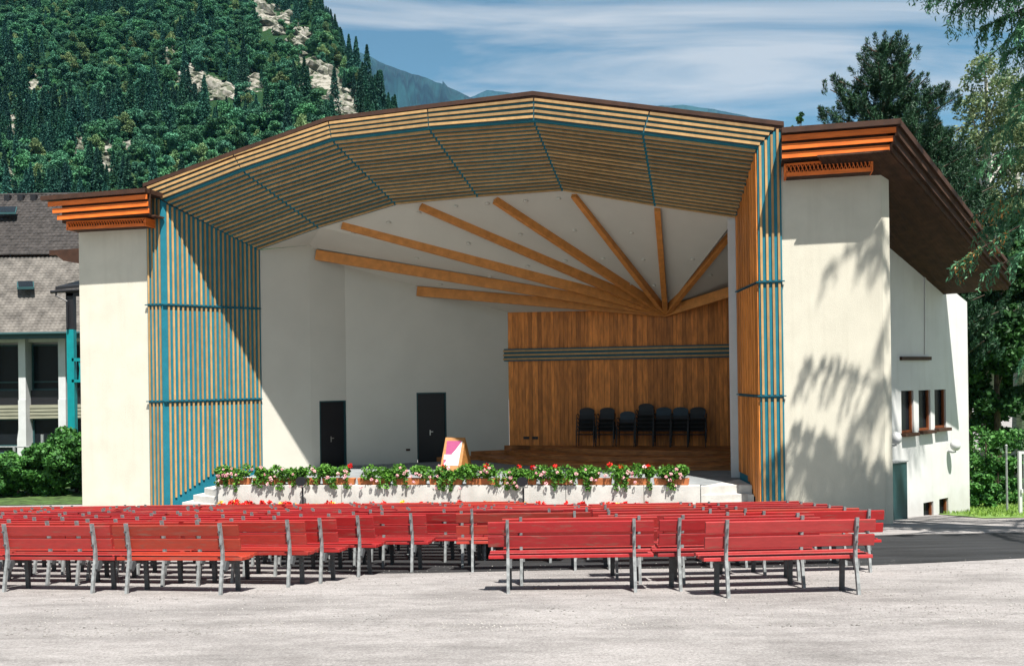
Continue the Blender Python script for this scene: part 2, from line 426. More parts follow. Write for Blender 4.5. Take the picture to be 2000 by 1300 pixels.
def grid_sheet(name, xs, ys, material, zoff=0.0, inside=None, zf=ground_z):
    nx, ny = len(xs), len(ys)
    V = [(x, y, zf(y, x) + zoff) for y in ys for x in xs]
    Q = []
    for j in range(ny - 1):
        for i in range(nx - 1):
            if inside is None or inside(0.5 * (xs[i] + xs[i + 1]), 0.5 * (ys[j] + ys[j + 1])):
                Q.append((j * nx + i, j * nx + i + 1, (j + 1) * nx + i + 1, (j + 1) * nx + i))
    return np_mesh(name, V, Q, material, smooth=True)
ys = list(np.arange(-14, 34, 0.5)) + [36, 40, 50, 70, 110, 160, 260, 600, 2000, 9000]
xs = [-9000, -2000, -500, -120, -60, -30, -10, 0, 8, 9, 9.3, 9.6, 9.9, 10.2, 10.5, 10.8, 11.5, 13, 30, 60, 120, 500, 2000, 9000]
tag(grid_sheet('ground', xs, ys, M['gravel']), kind='structure')
# asphalt lane: edges taken as world lines
def lane_lo(x):   # near edge
    return 14.05 + 0.12 * max(0, x - 3.0) ** 1.35 * 0.9 + 0.12 * math.sin(x * 0.9) - 0.02 * x
def lane_hi(x):
    return 20.6 + 0.10 * math.sin(x * 0.7) + 0.06 * max(0, x - 4) 
mbl = MB()
lx = list(np.arange(-4.6, 40, 0.4)); nyl = 14
V = []; Q = []
for i, x in enumerate(lx):
    t0 = min(1, (i + 0.3) / 6.0)
    a, b_ = lane_lo(x), lane_hi(x); c_ = (a + b_) / 2; a = c_ - (c_ - a) * t0 ** 0.5; b_ = c_ + (b_ - c_) * t0 ** 0.5
    for j in range(nyl):
        y = a + (b_ - a) * j / (nyl - 1); V.append((x, y, ground_z(y, x) + 0.005))
for i in range(len(lx) - 1):
    for j in range(nyl - 1):
        Q.append((i * nyl + j, (i + 1) * nyl + j, (i + 1) * nyl + j + 1, i * nyl + j + 1))
tag(np_mesh('asphalt_lane', V, Q, M['asphalt'], smooth=True), kind='structure')
# lawn strip right of the building
tag(grid_sheet('lawn', [13.6 + 0.15 * i for i in range(3)] + [15, 18, 25, 40, 80], [27.4, 28, 29, 30, 31, 32, 33, 34, 36, 40, 60], M['grass'], 0.02), kind='structure')
tag(grid_sheet('lawn', [-80, -50, -30, -20, -14.2], [32.5, 34, 40, 50, 60], M['darkgrass'], 0.02), kind='structure')

M['pebble'] = mat('pebble', (0.31, 0.295, 0.28), 0.9, 0.35, 2.0, rand=0.0, lo=.3, hi=.7)
_n = 9000
_y = 8.6 + 6.5 * rng.random(_n) ** 1.3; _x = (rng.random(_n) * 2 - 1) * .58 * _y
_r = .004 + .010 * rng.random(_n) ** 3; _z = np.array([ground_z(a) for a in _y])
_oct = np.array([[1, 0, 0], [0, 1, 0], [-1, 0, 0], [0, -1, 0], [0, 0, .7], [0, 0, -.7]], float)
_V = (np.stack([_x, _y, _z + _r * .2], 1)[:, None, :] + _oct[None] * _r[:, None, None] * rng.uniform(.6, 1.4, (_n, 6, 1))).reshape(-1, 3)
_T = np.array([[0, 1, 4], [1, 2, 4], [2, 3, 4], [3, 0, 4], [1, 0, 5], [2, 1, 5], [3, 2, 5], [0, 3, 5]])
tag(np_mesh('loose_gravel', _V, (np.arange(_n)[:, None, None] * 6 + _T[None]).reshape(-1, 3), M['pebble']), kind='stuff')
#@@STAGE
# ------------------------------------------------------------------ the open air stage building
root = empty('stage_building', uw(-5, W0, 0))
tag(root, 'open air concert stage with striped wooden arch, cream side walls and orange eaves', 'stage building')
def part(mb, name, m, parent=root, bevel=0, kind=None):
    o = mb.build(name, m, parent, bevel)
    if kind: o['kind'] = kind
    return o
PF = W0 - 0.04                   # portal front plane
WI = W0 + 2.80                   # inner arch plane
up = Vector((0, 0, 1))
# arch outlines (photo measurements unprojected on the real planes)
Tpx = [(288, 368), (457, 303), (643, 241), (836, 217), (1043, 195), (1268, 222), (1513, 253)]
Opx = [(319, 391), (472, 331), (648, 272), (838, 250), (1043, 235), (1256, 260), (1480, 288)]
Ipx = [(507, 488), (625, 445), (775, 400), (935, 385), (1100, 373), (1280, 403), (1438, 426)]
T = [onw(x, y, PF) for x, y in Tpx]
O = [onw(x, y, PF) for x, y in Opx]
I = [onw(x, y, WI) for x, y in Ipx]
# keep outer lip points exactly under straight runs
TIER = [3.53, 6.63]
def batten_run(parent, p0, p1, wd, w, nrm, d, m='batten', name='batten'):
    mb = MB(); mb.bar(p0, p1, wd, w, nrm, d); return part(mb, name, M[m], parent)

# --- soffit and front band
for k in range(6):
    o0, o1, i0, i1 = O[k], O[k + 1], I[k], I[k + 1]
    n = (o1 - o0).cross(i0 - o0).normalized()
    if n.z > 0: n = -n
    g = 0.035                    # joint between panels
    e = (o1 - o0).normalized()
    mb = MB(); mb.prism([o0, o1, i1, i0], -n * 0.12)
    sp = part(mb, 'soffit_panel', M['blue'])
    N = 19
    for j in range(N):
        t = (j + 0.75) / (N + 0.4)
        a = o0.lerp(i0, t); b = o1.lerp(i1, t)
        dd = (b - a).normalized()
        wd = dd.cross(n)
        pitch = (i0 - o0).dot(wd.normalized()) / N
        batten_run(sp, a + dd * g, b - dd * g, wd, abs(pitch) * 0.39, n, 0.055)
    # front band above the lip
    t0, t1 = T[k], T[k + 1]
    mb = MB(); mb.prism([o0, o1, t1 + up * 0.07, t0 + up * 0.07], WD * 0.12)
    fb = part(mb, 'front_band', M['bluetrim'])
    for j in range(4):
        t = 0.17 + 0.83 * j / 3.0
        a = o0.lerp(t0, t) ; b = o1.lerp(t1, t); dd = (b - a).normalized()
        wd = dd.cross(WD)
        batten_run(fb, a + dd * 0.02, b - dd * 0.02, wd, 0.075, -WD, 0.05)
# roof edge cap following the arch
cap = [onw(x, y, PF) for x, y in [(281, 366), (640, 237), (1041, 187), (1531, 247)]]
for k in range(3):
    a, b = cap[k], cap[k + 1]
    mb = MB(); mb.prism([a - WD * 0.06, b - WD * 0.06, b + WD * 8.4, a + WD * 8.4], (0, 0, 0.12)); 
    part(mb, 'roof_edge', M['brown'])
    mb = MB(); mb.prism([a + WD * 0.0 - up * 0.02, b + WD * 0.0 - up * 0.02, b - up * 0.10, a - up * 0.10], -WD * 0.03)
    part(mb, 'roof_edge_board', M['brown'])

# --- left and right portal cheeks (front strip + splayed inner panel), three tiers each
def cheek(front_px_out, front_px_in, inner_pt, n_front, n_panel, ztop_out, ztop_in, ztop_inner, left):
    """front strip between two pixel columns on the portal plane, inner panel to inner_pt"""
    A = onw(front_px_out[0], front_px_out[1], PF); B = onw(front_px_in[0], front_px_in[1], PF)
    A.z = 0; B.z = 0; C = Vector((inner_pt.x, inner_pt.y, 0))
    zb = -0.1
    # backing boards
    mb = MB(); mb.prism([A + up * zb, B + up * zb, B + up * ztop_in, A + up * ztop_out], WD * 0.10)
    fs = part(mb, 'portal_front_board', M['blue'])
    pn = (C - B).cross(up).normalized()
    if pn.y > 0 and left: pn = -pn
    if not left:
        if pn.x > 0: pn = -pn
    mb = MB(); mb.prism([B + up * zb, C + up * zb, C + up * ztop_inner, B + up * ztop_in], -pn * 0.10)
    ps = part(mb, 'portal_side_board', M['blue'])
    edges = [0.0] + TIER + [99]
    for ti in range(3):
        z0 = edges[ti] + (0.05 if ti else 0.0); z1 = edges[ti + 1] - 0.03
        for j in range(n_front):
            t = (j + 0.5) / n_front
            p = A.lerp(B, t); zt = ztop_out + (ztop_in - ztop_out) * t - 0.03
            w = (B - A).length / n_front * 0.40
            batten_run(fs, p + up * z0, p + up * min(z1, zt), (B - A), w, -WD, 0.035)
        for j in range(n_panel):
            t = (j + (1.3 if left else 0.55)) / (n_panel + (0.9 if left else 0.1))
            p = B.lerp(C, t); zt = ztop_in + (ztop_inner - ztop_in) * t - 0.05
            w = (C - B).length / n_panel * (0.37 if left else 0.8)
            zlow = z0
            if ti == 0 and left:
                if t > 0.06: zlow = 0.36 + min(1, (t - 0.06) / 0.42) * 0.76
            if ti == 0 and not left:
                zlow = 0.30 + 0.92 * min(1, t / 0.6)
            batten_run(ps, p + up * zlow, p + up * min(z1, zt), (C - B), w, pn, 0.04, 'batten' if left else 'board')
    for z in TIER:
        mb = MB(); mb.prism([A - (B - A).normalized() * 0.06 + up * z, B + up * z, B - WD * 0.06 + up * z, A - WD * 0.06 - (B - A).normalized() * 0.06 + up * z], (0, 0, 0.03))
        part(mb, 'drip_strip', M['bluetrim'])
        mb = MB(); mb.prism([B + up * z, C + up * z, C + pn * 0.07 + up * z, B + pn * 0.07 + up * z], (0, 0, 0.03))
        part(mb, 'drip_strip', M['bluetrim'])
    return A, B, C
LA, LB, LC = cheek((288, 600), (317, 600), I[0], 4, 21, T[0].z + 0.1, O[0].z, I[0].z, True)
RA, RB, RC = cheek((1529, 600), (1483, 600), I[6], 4, 9, T[6].z + 0.1, O[6].z, I[6].z, False)

# --- wing walls
def wall(pts, vec, m='plaster', name='wall', parent=root):
    mb = MB(); mb.prism(pts, vec); return part(mb, name, M[m], parent)
uL0 = onw(157, 700, W0).dot(UD); uL1 = LA.dot(UD) + 0.02
uR0 = RA.dot(UD) - 0.02; uR1 = onw(1727, 800, W0).dot(UD)
ztL = onw(160, 440, W0).z; ztR = onw(1600, 300, W0).z
wall([uw(uL0, W0, -0.2), uw(uL1, W0, -0.2), uw(uL1, W0, ztL + 0.75), uw(uL0, W0, ztL + 0.5)], WD * 0.35)
wall([uw(uR0, W0, -1.0), uw(uR1, W0, -1.0), uw(uR1, W0, ztR + 0.75), uw(uR0, W0, ztR + 0.5)], WD * 0.35)
_a = uw(uR1 + 0.002, W0 + 0.002, -1.0); _b = _a + Vector((math.sin(R(60)), math.cos(R(60)), 0)) * 0.30
wall([_a, _b, _b + WD * 0.2, uw(uR1 + 0.002, W0 + 0.36, -1.0)], (0, 0, ztR + 1.72))
# stone plinth strip? none in the photo; side return of the left wing
wall([uw(uL0, W0 + 0.36, -0.2), uw(uL0 + 0.3, W0 + 0.36, -0.2), uw(uL0 + 0.3, W0 + 0.36, ztL), uw(uL0, W0 + 0.36, ztL)], WD * 7.6)

# --- stepped orange fascias with lattice boxes
def fascia(px_l, px_r, end_side, name_lat, lat_l, lat_r, cut):
    """px_l/px_r: (x, ytop, ybottom) at both ends measured on the plane 0.8 m in front of the wall"""
    W1 = W0 - 0.98
    tl = onw(px_l[0], px_l[1], W1); tr = onw(px_r[0], px_r[1], W1)
    bl = onw(px_l[0], px_l[2], W1); br = onw(px_r[0], px_r[2], W1)
    hl = tl.z - bl.z; hr = tr.z - br.z
    f = empty('fascia', tl); f.parent = root; f.location = tl - root.location
    nb = 3
    # roof edge strip
    def seg(fr0, fr1, back, thick, m, nm, out=0.0, zadd=0.0):
        sh_l = (0.18 * fr0 * 1.0) if end_side == 'L' else 0
        p0 = tl - up * hl * fr0; p1 = tr - up * hr * fr0; p2 = tr - up * hr * fr1; p3 = tl - up * hl * fr1
        if end_side == 'L':
            p0 = p0 + UD * min(back, .2) * 2.6; p3 = p3 + UD * min(back, .2) * 2.6
        else:
            p1 = p1 - UD * min(back, .2) * 1.3; p2 = p2 - UD * min(back, .2) * 1.3
        mbx = MB(); mbx.prism([p0 + WD * back, p1 + WD * back, p2 + WD * back, p3 + WD * back], WD * thick)
        return part(mbx, nm, M[m], f)
    seg(-0.02, 0.16, -0.03, 0.10, 'brown', 'roof_edge')
    seg(0.0, 1.0, 0.22, 0.05, 'brown', 'backing_board')
    for j in range(nb):
        f0 = 0.22 + j * 0.27
        seg(f0, f0 + 0.185, 0.05 + 0.05 * j, 0.04, 'orange', 'fascia_board')
    # soffit under the fascia
    zl = bl.z; zr = br.z
    mbx = MB(); mbx.prism([bl + WD * 0.50 + UD * (0.3 if end_side == 'L' else 0), br + WD * 0.50, br + WD * 0.98, bl + WD * 0.98 + UD * (0.3 if end_side == 'L' else 0)], (0, 0, 0.05))
    part(mbx, 'soffit_board', M['soffit_brown'], f)
    # roof slab over it
    # lattice box
    WL = W0 - 0.56
    a = onw(lat_l[0], lat_l[1], WL); b = onw(lat_r[0], lat_r[1], WL); c = onw(lat_r[0], lat_r[2], WL); d = onw(lat_l[0], lat_l[2], WL)
    lb = MB()
    hh = (a.z - d.z)
    rail = hh * 0.30
    lb.prism([d, c, c + up * rail, d + up * rail], WD * 0.05)
    lb.prism([a - up * 0.05, b - up * 0.05, b, a], WD * 0.05)
    for p, q in ((a, d), (b, c)):
        lb.prism([q - UD * 0.03, q + UD * 0.03, p + UD * 0.03, p - UD * 0.03], WD * 0.55)
    part(lb, 'lattice_frame', M['orange'], f)
    mbx = MB(); mbx.prism([d + WD * 0.06, c + WD * 0.06, c + WD * 0.55, d + WD * 0.55], (0, 0, 0.04)); part(mbx, 'box_bottom', M['soffit_brown'], f)
    mbx = MB(); mbx.prism([d + WD * 0.26, c + WD * 0.26, b + WD * 0.26, a + WD * 0.26], WD * 0.02); part(mbx, 'box_back', M['brown'], f)
    nl = int((b - a).length / 0.095)
    for j in range(nl):
        t0 = j / nl; t1 = (j + 0.8) / nl
        p = (d + up * rail).lerp(c + up * rail, t1); q = (a - up * 0.05).lerp(b - up * 0.05, t0)
        mbx = MB(); mbx.bar(p, q, UD, 0.026, WD, 0.02); mbx.bar((d + up * rail).lerp(c + up * rail, t0) + WD * 0.025, (a - up * 0.05).lerp(b - up * 0.05, t1) + WD * 0.025, UD, 0.018, WD, 0.02)
        part(mbx, 'lattice_slat', M['orange'], f)
    return tl, tr, bl, br
FL = fascia((84, 384, 432), (284, 368, 417), 'L', 'l', (131, 432, 449), (283, 425, 441), True)
FR = fascia((1527, 250.5, 310.5), (1757, 233, 293), 'R', 'r', (1534, 320, 345), (1703, 306, 334), True)

# --- right side wall running back, roof verge above it
sd = Vector((math.sin(R(50)), math.cos(R(50)), 0)); sn = Vector((sd.y, -sd.x, 0))   # outward normal
C0 = Vector((10.1, 25.3, 0)) - sn * 1.6
dend = ray(1893, 900); 
# intersection of the sight line with the wall line
t_len = ((C0.x * dend.y - C0.y * dend.x)) / (sd.y * dend.x - sd.x * dend.y)
side_len = abs(t_len)
def onside(px, py, off=0.0): return onplane(px, py, C0 + sn * off, sn)
def side(s, z, off=0.0): return C0 + sd * s + sn * off + up * z
def sz(p): return (p - C0).dot(sd), p.z
wtop0 = sz(onside(1740, 400))[1]; wtop1 = sz(onside(1893, 590))[1]
wins = [(1761, 1784, 762, 846), (1795, 1817, 761, 841), (1826, 1847, 760, 836)]
lows = [(1804, 1823, 978, 1016), (1835, 1852, 971, 1015)]
# wall as strips round the openings
def wall_with_holes(holes, L, topf, th=0.40):
    xs_ = sorted(set([0.0, L] + [h[0] for h in holes] + [h[1] for h in holes]))
    for a, b in zip(xs_[:-1], xs_[1:]):
        hs = sorted([h for h in holes if h[0] <= a + 1e-4 and h[1] >= b - 1e-4], key=lambda h: h[2])
        z = -1.3
        segs = []
        for h in hs: segs.append((z, h[2])); z = h[3]
        segs.append((z, None))
        for z0, z1 in segs:
            za = z1 if z1 is not None else topf(a); zb = z1 if z1 is not None else topf(b)
            yield [side(a, z0), side(b, z0), side(b, zb), side(a, za)]
holes = []
for x0, x1, y0, y1 in wins + lows:
    xm = (x0 + x1) / 2
    a = sz(onside(x0, y1)); b = sz(onside(x1, y0)); holes.append((a[0], b[0], a[1], b[1]))
topf = lambda s: wtop0 + (wtop1 - wtop0) * s / side_len
mbw = MB()
for pts in wall_with_holes(holes, side_len, topf): mbw.prism(pts, -sn * 0.40)
sw = part(mbw, 'side_wall', M['white_plaster'])
mbx = MB(); mbx.prism([side(side_len - 0.35, -1.3, -0.41), side(side_len, -1.3, -0.41), side(side_len, topf(side_len), -0.41), side(side_len - 0.35, topf(side_len), -0.41)], -sn * 6)
part(mbx, 'rear_wall', M['white_plaster'])
for k, h in enumerate(holes):
    wmb = MB(); cxs = (h[0] + h[1]) / 2
    wmb.prism([side(h[0], h[2], -0.12), side(h[0] + 0.07, h[2], -0.12), side(h[0] + 0.07, h[3], -0.12), side(h[0], h[3], -0.12)], sn * 0.06)
    wmb.prism([side(h[1] - 0.07, h[2], -0.12), side(h[1], h[2], -0.12), side(h[1], h[3], -0.12), side(h[1] - 0.07, h[3], -0.12)], sn * 0.06)
    wmb.prism([side(h[0] + 0.07, h[2], -0.12), side(h[1] - 0.07, h[2], -0.12), side(h[1] - 0.07, h[2] + 0.07, -0.12), side(h[0] + 0.07, h[2] + 0.07, -0.12)], sn * 0.06)
    w_ = part(wmb, 'window', M['winframe'])
    pmb = MB(); pmb.prism([side(h[0], h[2], -0.15), side(h[1], h[2], -0.15), side(h[1], h[3], -0.15), side(h[0], h[3], -0.15)], sn * 0.015)
    part(pmb, 'pane', M['glass'], w_)
    if k < 3:
        smb = MB(); smb.prism([side(h[0] - 0.04, h[2] - 0.10, -0.1), side(h[1] + 0.06, h[2] - 0.10, -0.1), side(h[1] + 0.06, h[2] - 0.10, 0.16), side(h[0] - 0.04, h[2] - 0.10, 0.16)], (0, 0, 0.10))
        part(smb, 'sill', M['soffit_brown'], w_)
# dark vent ledge and recessed panel frame above the windows
a = onside(1757, 700); b = onside(1815, 700)
mbx = MB(); mbx.prism([a - up * 0.05, b - up * 0.05, b + up * 0.06, a + up * 0.06], sn * 0.08); part(mbx, 'ledge', M['brown'])
a = onside(1806, 520); b = onside(1806, 692)
mbx = MB(); mbx.prism([a - sd * 0.04, a + sd * 0.04, b + sd * 0.04, b - sd * 0.04], sn * 0.03); part(mbx, 'rain_strip', M['white_plaster'])

# verge: stepped brown bargeboard parallel to side wall
Vc = FR[1]                        # roof corner
vE = Vector((16.1, 29.6, CAMZ + 2.58)) # far end of the roof edge
vE = Vc.lerp(vE, 0.90) + Vector((0, 0, 0.12))
vdir = (vE - Vc)
hv = FR[1].z - FR[3].z
vn = Vector((vdir.y, -vdir.x, 0)).normalized()
def vseg(f0, f1, inn, th, m, nm):
    mbx = MB()
    p0 = Vc - up * hv * f0 - vn * inn; p1 = vE - up * hv * f0 * 0.7 - vn * inn
    p2 = vE - up * hv * f1 * 0.7 - vn * inn; p3 = Vc - up * hv * f1 - vn * inn
    mbx.prism([p0, p1, p2, p3], -vn * th); return part(mbx, nm, M[m])
vseg(-0.02, 0.2, -0.02, 0.08, 'brown', 'verge_board')
vseg(0.2, 0.50, 0.05, 0.08, 'soffit_brown', 'verge_board')
vseg(0.50, 0.78, 0.13, 0.08, 'brown', 'verge_board')
vseg(0.72, 1.0, 0.21, 0.08, 'soffit_brown', 'verge_board')
# eaves soffit boards on the right side, running along the verge
inner0 = Vector((C0.x, C0.y, 0)) - vn * 0.1 - sd * 0.6
NB = 22
sof = []
for j in range(NB):
    t0, t1 = j / NB, (j + 0.96) / NB
    wid = 1.75
    a0 = Vc - up * hv + (FR[2] - FR[3]).normalized() * (0.25 + wid * t0) + WD * 0.1; a1 = Vc - up * hv + (FR[2] - FR[3]).normalized() * (0.25 + wid * t1) + WD * 0.1
    b0 = vE - up * hv * 0.7 - vn * (0.25 + 2.6 * t0); b1 = vE - up * hv * 0.7 - vn * (0.25 + 2.6 * t1)
    mbx = MB(); mbx.prism([a0, b0, b1, a1], (0, 0, 0.05)); part(mbx, 'soffit_board', M['soffit_brown'])
# roof slab of the right wing
mbx = MB()
rb = Vc - sn * 6.0
mbx.prism([Vc + up * 0.02, vE + up * 0.02, vE - sn * 7 + up * 0.02, FR[0] + WD * 6.0, FR[0] + up * 0.02], (0, 0, -0.16))
part(mbx, 'roof', M['brown'])
mbx = MB()
mbx.prism([FL[0] + up * 0.02, FL[1] + UD * 0.0 + up * 0.02, FL[1] + WD * 7.5 + up * 0.02, FL[0] + WD * 7.5 + up * 0.02], (0, 0, -0.14))
part(mbx, 'roof', M['brown'])
# rear left eave stub seen past the left wing
a = onw(96, 489, 36.0); b = onw(170, 484, 36.0)
mbx = MB(); mbx.prism([a, b, b + up * -0.22, a + up * -0.22], WD * 1.2); mbx.prism([a + UD * 0.35 - up * 0.22, b - up * 0.22, b - up * 0.75, a + UD * 0.75 - up * 0.5], WD * 1.2)
part(mbx, 'rear_eave', M['brown'])

# --- interior shell
FLZ = 1.02
pt = {}
def place(px, Z): d = ray(px, CY); v = d * Z; return Vector((v.x, v.y, 0))
P0 = Vector((I[0].x, I[0].y, 0))
P1 = place(607, 33.7)
P2 = place(676, 34.65)
P3 = place(993, 36.9)
WB = P3.dot(WD)
P4 = UD * (I[6].dot(UD) + 3.2) + WD * WB
def zat(px, py, p): d = ray(px, py); return CAMZ + d.z * p.dot(Vector((0, 1, 0)))
Z0 = I[0].z; Z1 = zat(607, 479, P1); Z2 = zat(675, 519, P2); Z3 = zat(992, 610, P3)
hub = onw(1300, 604, WB)
I6 = I[6]
P5 = Vector((I6.x, I6.y, 0)) + UD * 0.25 + WD * 0.3
Z4 = Z3 - 0.0; 
# doors openings in walls P1-P2 and P2-P3
def seg_wall(a, b, za, zb, hole=None, th=0.25, flip=1):
    d = (b - a).normalized(); L = (b - a).length; n = Vector((d.y, -d.x, 0))
    mbx = MB()
    def q(s, z): return a + d * s + up * z
    if hole is None:
        mbx.prism([q(0, 0.9), q(L, 0.9), q(L, zb), q(0, za)], -n * th)
    else:
        s0, s1, zt = hole
        zf = lambda s: za + (zb - za) * s / L
        mbx.prism([q(0, 0.9), q(s0, 0.9), q(s0, zf(s0)), q(0, za)], -n * th)
        mbx.prism([q(s1, 0.9), q(L, 0.9), q(L, zb), q(s1, zf(s1))], -n * th)
        mbx.prism([q(s0, zt), q(s1, zt), q(s1, zf(s1)), q(s0, zf(s0))], -n * th)
    part(mbx, 'interior_wall', M['int_plaster'])
    return q, n
def s_on(a, b, px):
    d = ray(px, CY); dd = b - a
    # a + dd*s = k*d
    det = dd.x * (-d.y) + dd.y * d.x
    s = (-a.x * (-d.y) - a.y * d.x) / det
    return s * dd.length
q1, n1_ = seg_wall(P0 + WD * 0.02, P1, Z0, Z1)
def door(a, b, za, zb, x0, x1, ytop, zbot, handle):
    s0, s1 = s_on(a, b, x0), s_on(a, b, x1)
    zt = zat((x0 + x1) / 2, ytop, a.lerp(b, (s0 + s1) / 2 / (b - a).length))
    q, n = seg_wall(a, b, za, zb, (s0, s1, zt))
    mbx = MB()
    fr = 0.05
    for (u0, u1, v0, v1) in ((s0, s0 + fr, zbot, zt), (s1 - fr, s1, zbot, zt), (s0 + fr, s1 - fr, zt - fr, zt)):
        mbx.prism([q(u0, v0), q(u1, v0), q(u1, v1), q(u0, v1)], -n * 0.12)
    dr = part(mbx, 'door_frame', M['doorframe'])
    mbx = MB(); mbx.prism([q(s0 + fr, 0.9) - n * 0.08, q(s1 - fr, 0.9) - n * 0.08, q(s1 - fr, zt - fr) - n * 0.08, q(s0 + fr, zt - fr) - n * 0.08], -n * 0.05)
    dl = part(mbx, 'door', M['door'])
    hs = s0 + (s1 - s0) * 0.5
    mbx = MB(); mbx.box(q(hs, zbot + 1.02) - n * 0.055, 0.12, 0.02, 0.03, ax=(q(1, 0) - q(0, 0))); mbx.box(q(hs - 0.05, zbot + 0.9) - n * 0.07, 0.035, 0.02, 0.2, ax=(q(1, 0) - q(0, 0)))
    part(mbx, 'handle', M['metal'], dl)
    return q, n
door(P1, P2, Z1, Z2, 623, 675, 782, FLZ, True)
q3, n3 = door(P2, P3, Z2, Z3, 813, 871, 766, FLZ + 0.1, False)
# socket on the wall between doors
s_ = s_on(P2, P3, 795); mbx = MB(); mbx.box(q3(s_, zat(795, 880, P2.lerp(P3, s_ / (P3 - P2).length))) + n3 * 0.01, 0.16, 0.02, 0.08, ax=(P3 - P2)); part(mbx, 'socket', M['soffit_brown'])
# right inner pier and hidden right wall
mbx = MB(); a = onw(1424.5, 700, WI + 0.05); a.z = 0.9; b = Vector((I6.x, I6.y, 0.9)) + UD * 0.12 + WD * 0.05
ztp = I6.z + 0.1
mbx.prism([a, b, Vector((b.x, b.y, ztp)), Vector((a.x, a.y, ztp))], WD * 0.25)
part(mbx, 'pier', M['white_plaster'])
mbx = MB(); mbx.prism([P5 + up * 0.9, P4 + up * 0.9, P4 + up * (Z3), P5 + up * (I6.z)], UD * 0.25); part(mbx, 'interior_wall', M['int_plaster'])
# vertical boards of the back wall
p3z = FLZ + 0.3
uA, uB = P3.dot(UD), P4.dot(UD)
u = uA; x = 0
wallb = MB(); wallb.prism([P3 + WD * 0.06 + up * 0.9, P4 + WD * 0.06 + up * 0.9, P4 + WD * 0.06 + up * (hub.z + 1.3), P3 + WD * 0.06 + up * (hub.z + 1.3)], WD * 0.2)
bw = part(wallb, 'back_wall', M['soffit_brown'])
while u < uB - 0.03:
    wdt = random.choice([0.13, 0.16, 0.19, 0.22]); u2 = min(u + wdt, uB)
    d0 = random.uniform(0, 0.012)
    zt = (Z3 if u < hub.dot(UD) else Z3) + 1.2 * 0
    mbx = MB(); mbx.prism([uw(u + 0.004, WB + d0, 1.3), uw(u2 - 0.004, WB + d0, 1.3), uw(u2 - 0.004, WB + d0, hub.z + 1.2), uw(u + 0.004, WB + d0, hub.z + 1.2)], WD * 0.04)
    part(mbx, 'board', M['board'], bw); u = u2
# striped rail across the back wall
za = zat(985, 695, P3); 
c0 = onw(983, 692, WB - 0.12); c1 = onw(1425, 686, WB - 0.12)
zc = (c0.z + c1.z) / 2; hb = 0.24
mbx = MB(); mbx.prism([uw(c0.dot(UD), WB - 0.02, zc - hb), uw(uB, WB - 0.02, zc - hb), uw(uB, WB - 0.02, zc + hb), uw(c0.dot(UD), WB - 0.02, zc + hb)], -WD * 0.08)
rail = part(mbx, 'wall_rail', M['bluetrim'])
for j in range(3):
    z = zc - 0.155 + j * 0.155
    batten_run(rail, uw(c0.dot(UD), WB - 0.10, z), uw(uB, WB - 0.10, z), up, 0.07, -WD, 0.05)
a = onw(1028, 857, WB - 0.02); 
for _u in (0, 0.35):
    mbx = MB(); mbx.box(a + UD * _u, 0.22, 0.04, 0.1, ax=UD); part(mbx, 'socket', M['black'])
# ceiling fan, folded between hub and the arch / wall tops
ringpts = [P4 + up * (hub.z + 0.9), P5 + up * (I6.z + 0.3)] + [I[k] + up * 0.02 for k in range(6, 0, -1)] + [P1 + up * Z1, P2 + up * Z2, P3 + up * Z3]
ceil = MB(); tris = []
for a, b in zip(ringpts[:-1], ringpts[1:]):
    ceil.prism([hub, a, b], (0, 0, 0.15)); tris.append((hub, a, b))
_q = [I[1] + up * 0.02, I[0] + up * 0.02, P1 + up * Z1]
ceil.prism(_q, (0, 0, 0.15)); tris.append(tuple(_q))
part(ceil, 'ceiling', M['int_plaster'])
# close the back above the boards
def ceil_hit(px, py):
    d = ray(px, py)
    for (a, b, c) in tris:
        h = intersect_ray_tri(a, b, c, d, CAMP, True)
        if h is not None: return h
        h = intersect_ray_tri(a, c, b, d, CAMP, True)
        if h is not None: return h
    return None
ends = [(817, 569, None), (619, 498, None), (668, 437, WI + 0.12), (822, 400, WI + 0.12), (968, 388, WI + 0.12), (1122, 377, WI + 0.12), (1284, 405, WI + 0.12), (1436, 440, WI + 1.2), (1442, 566, WI + 4.5)]
hubp = onw(1300, 610, WB - 0.05)
for (x, y, w) in ends:
    if w is None:
        if x == 817: s_ = s_on(P2, P3, 817); base = P2.lerp(P3, s_ / (P3 - P2).length)
        else: s_ = s_on(P1, P2, 620); base = P1.lerp(P2, s_ / (P2 - P1).length)
        e = base + up * zat(x, y, base)
    else: e = onw(x, y, w)
    d = (e - hubp).normalized(); side_ = d.cross(up).normalized(); upn = side_.cross(d).normalized()
    if upn.z < 0: upn = -upn
    mbx = MB(); mbx.bar(hubp - upn * 0.17, e - upn * 0.17, side_, 0.19, upn, 0.36)
    part(mbx, 'ceiling_beam', M['beam'], bevel=0.012)
for (x, y) in [(625, 700), (455, 757), (258, 815), (830, 665), (1005, 650), (1220, 635), (1403, 622), (900, 873), (612, 955), (1190, 822), (1490, 800), (1810, 812), (1230, 1000), (1440, 968), (1652, 957), (1875, 962), (1020, 1057), (745, 1100), (1535, 1122), (1405, 1160), (1665, 1108), (1798, 1100), (1935, 1105), (2090, 640), (2150, 960), (2250, 1050)]:
    h = ceil_hit(600 + x / 2.857, 170 + y / 2.857)
    if h is None: continue
    mbx = MB(); mbx.smooth = True; mbx.sphere(h, 0.085, 10, 6, (1, 1, 0.6)); part(mbx, 'ceiling_spot', M['int_plaster'])

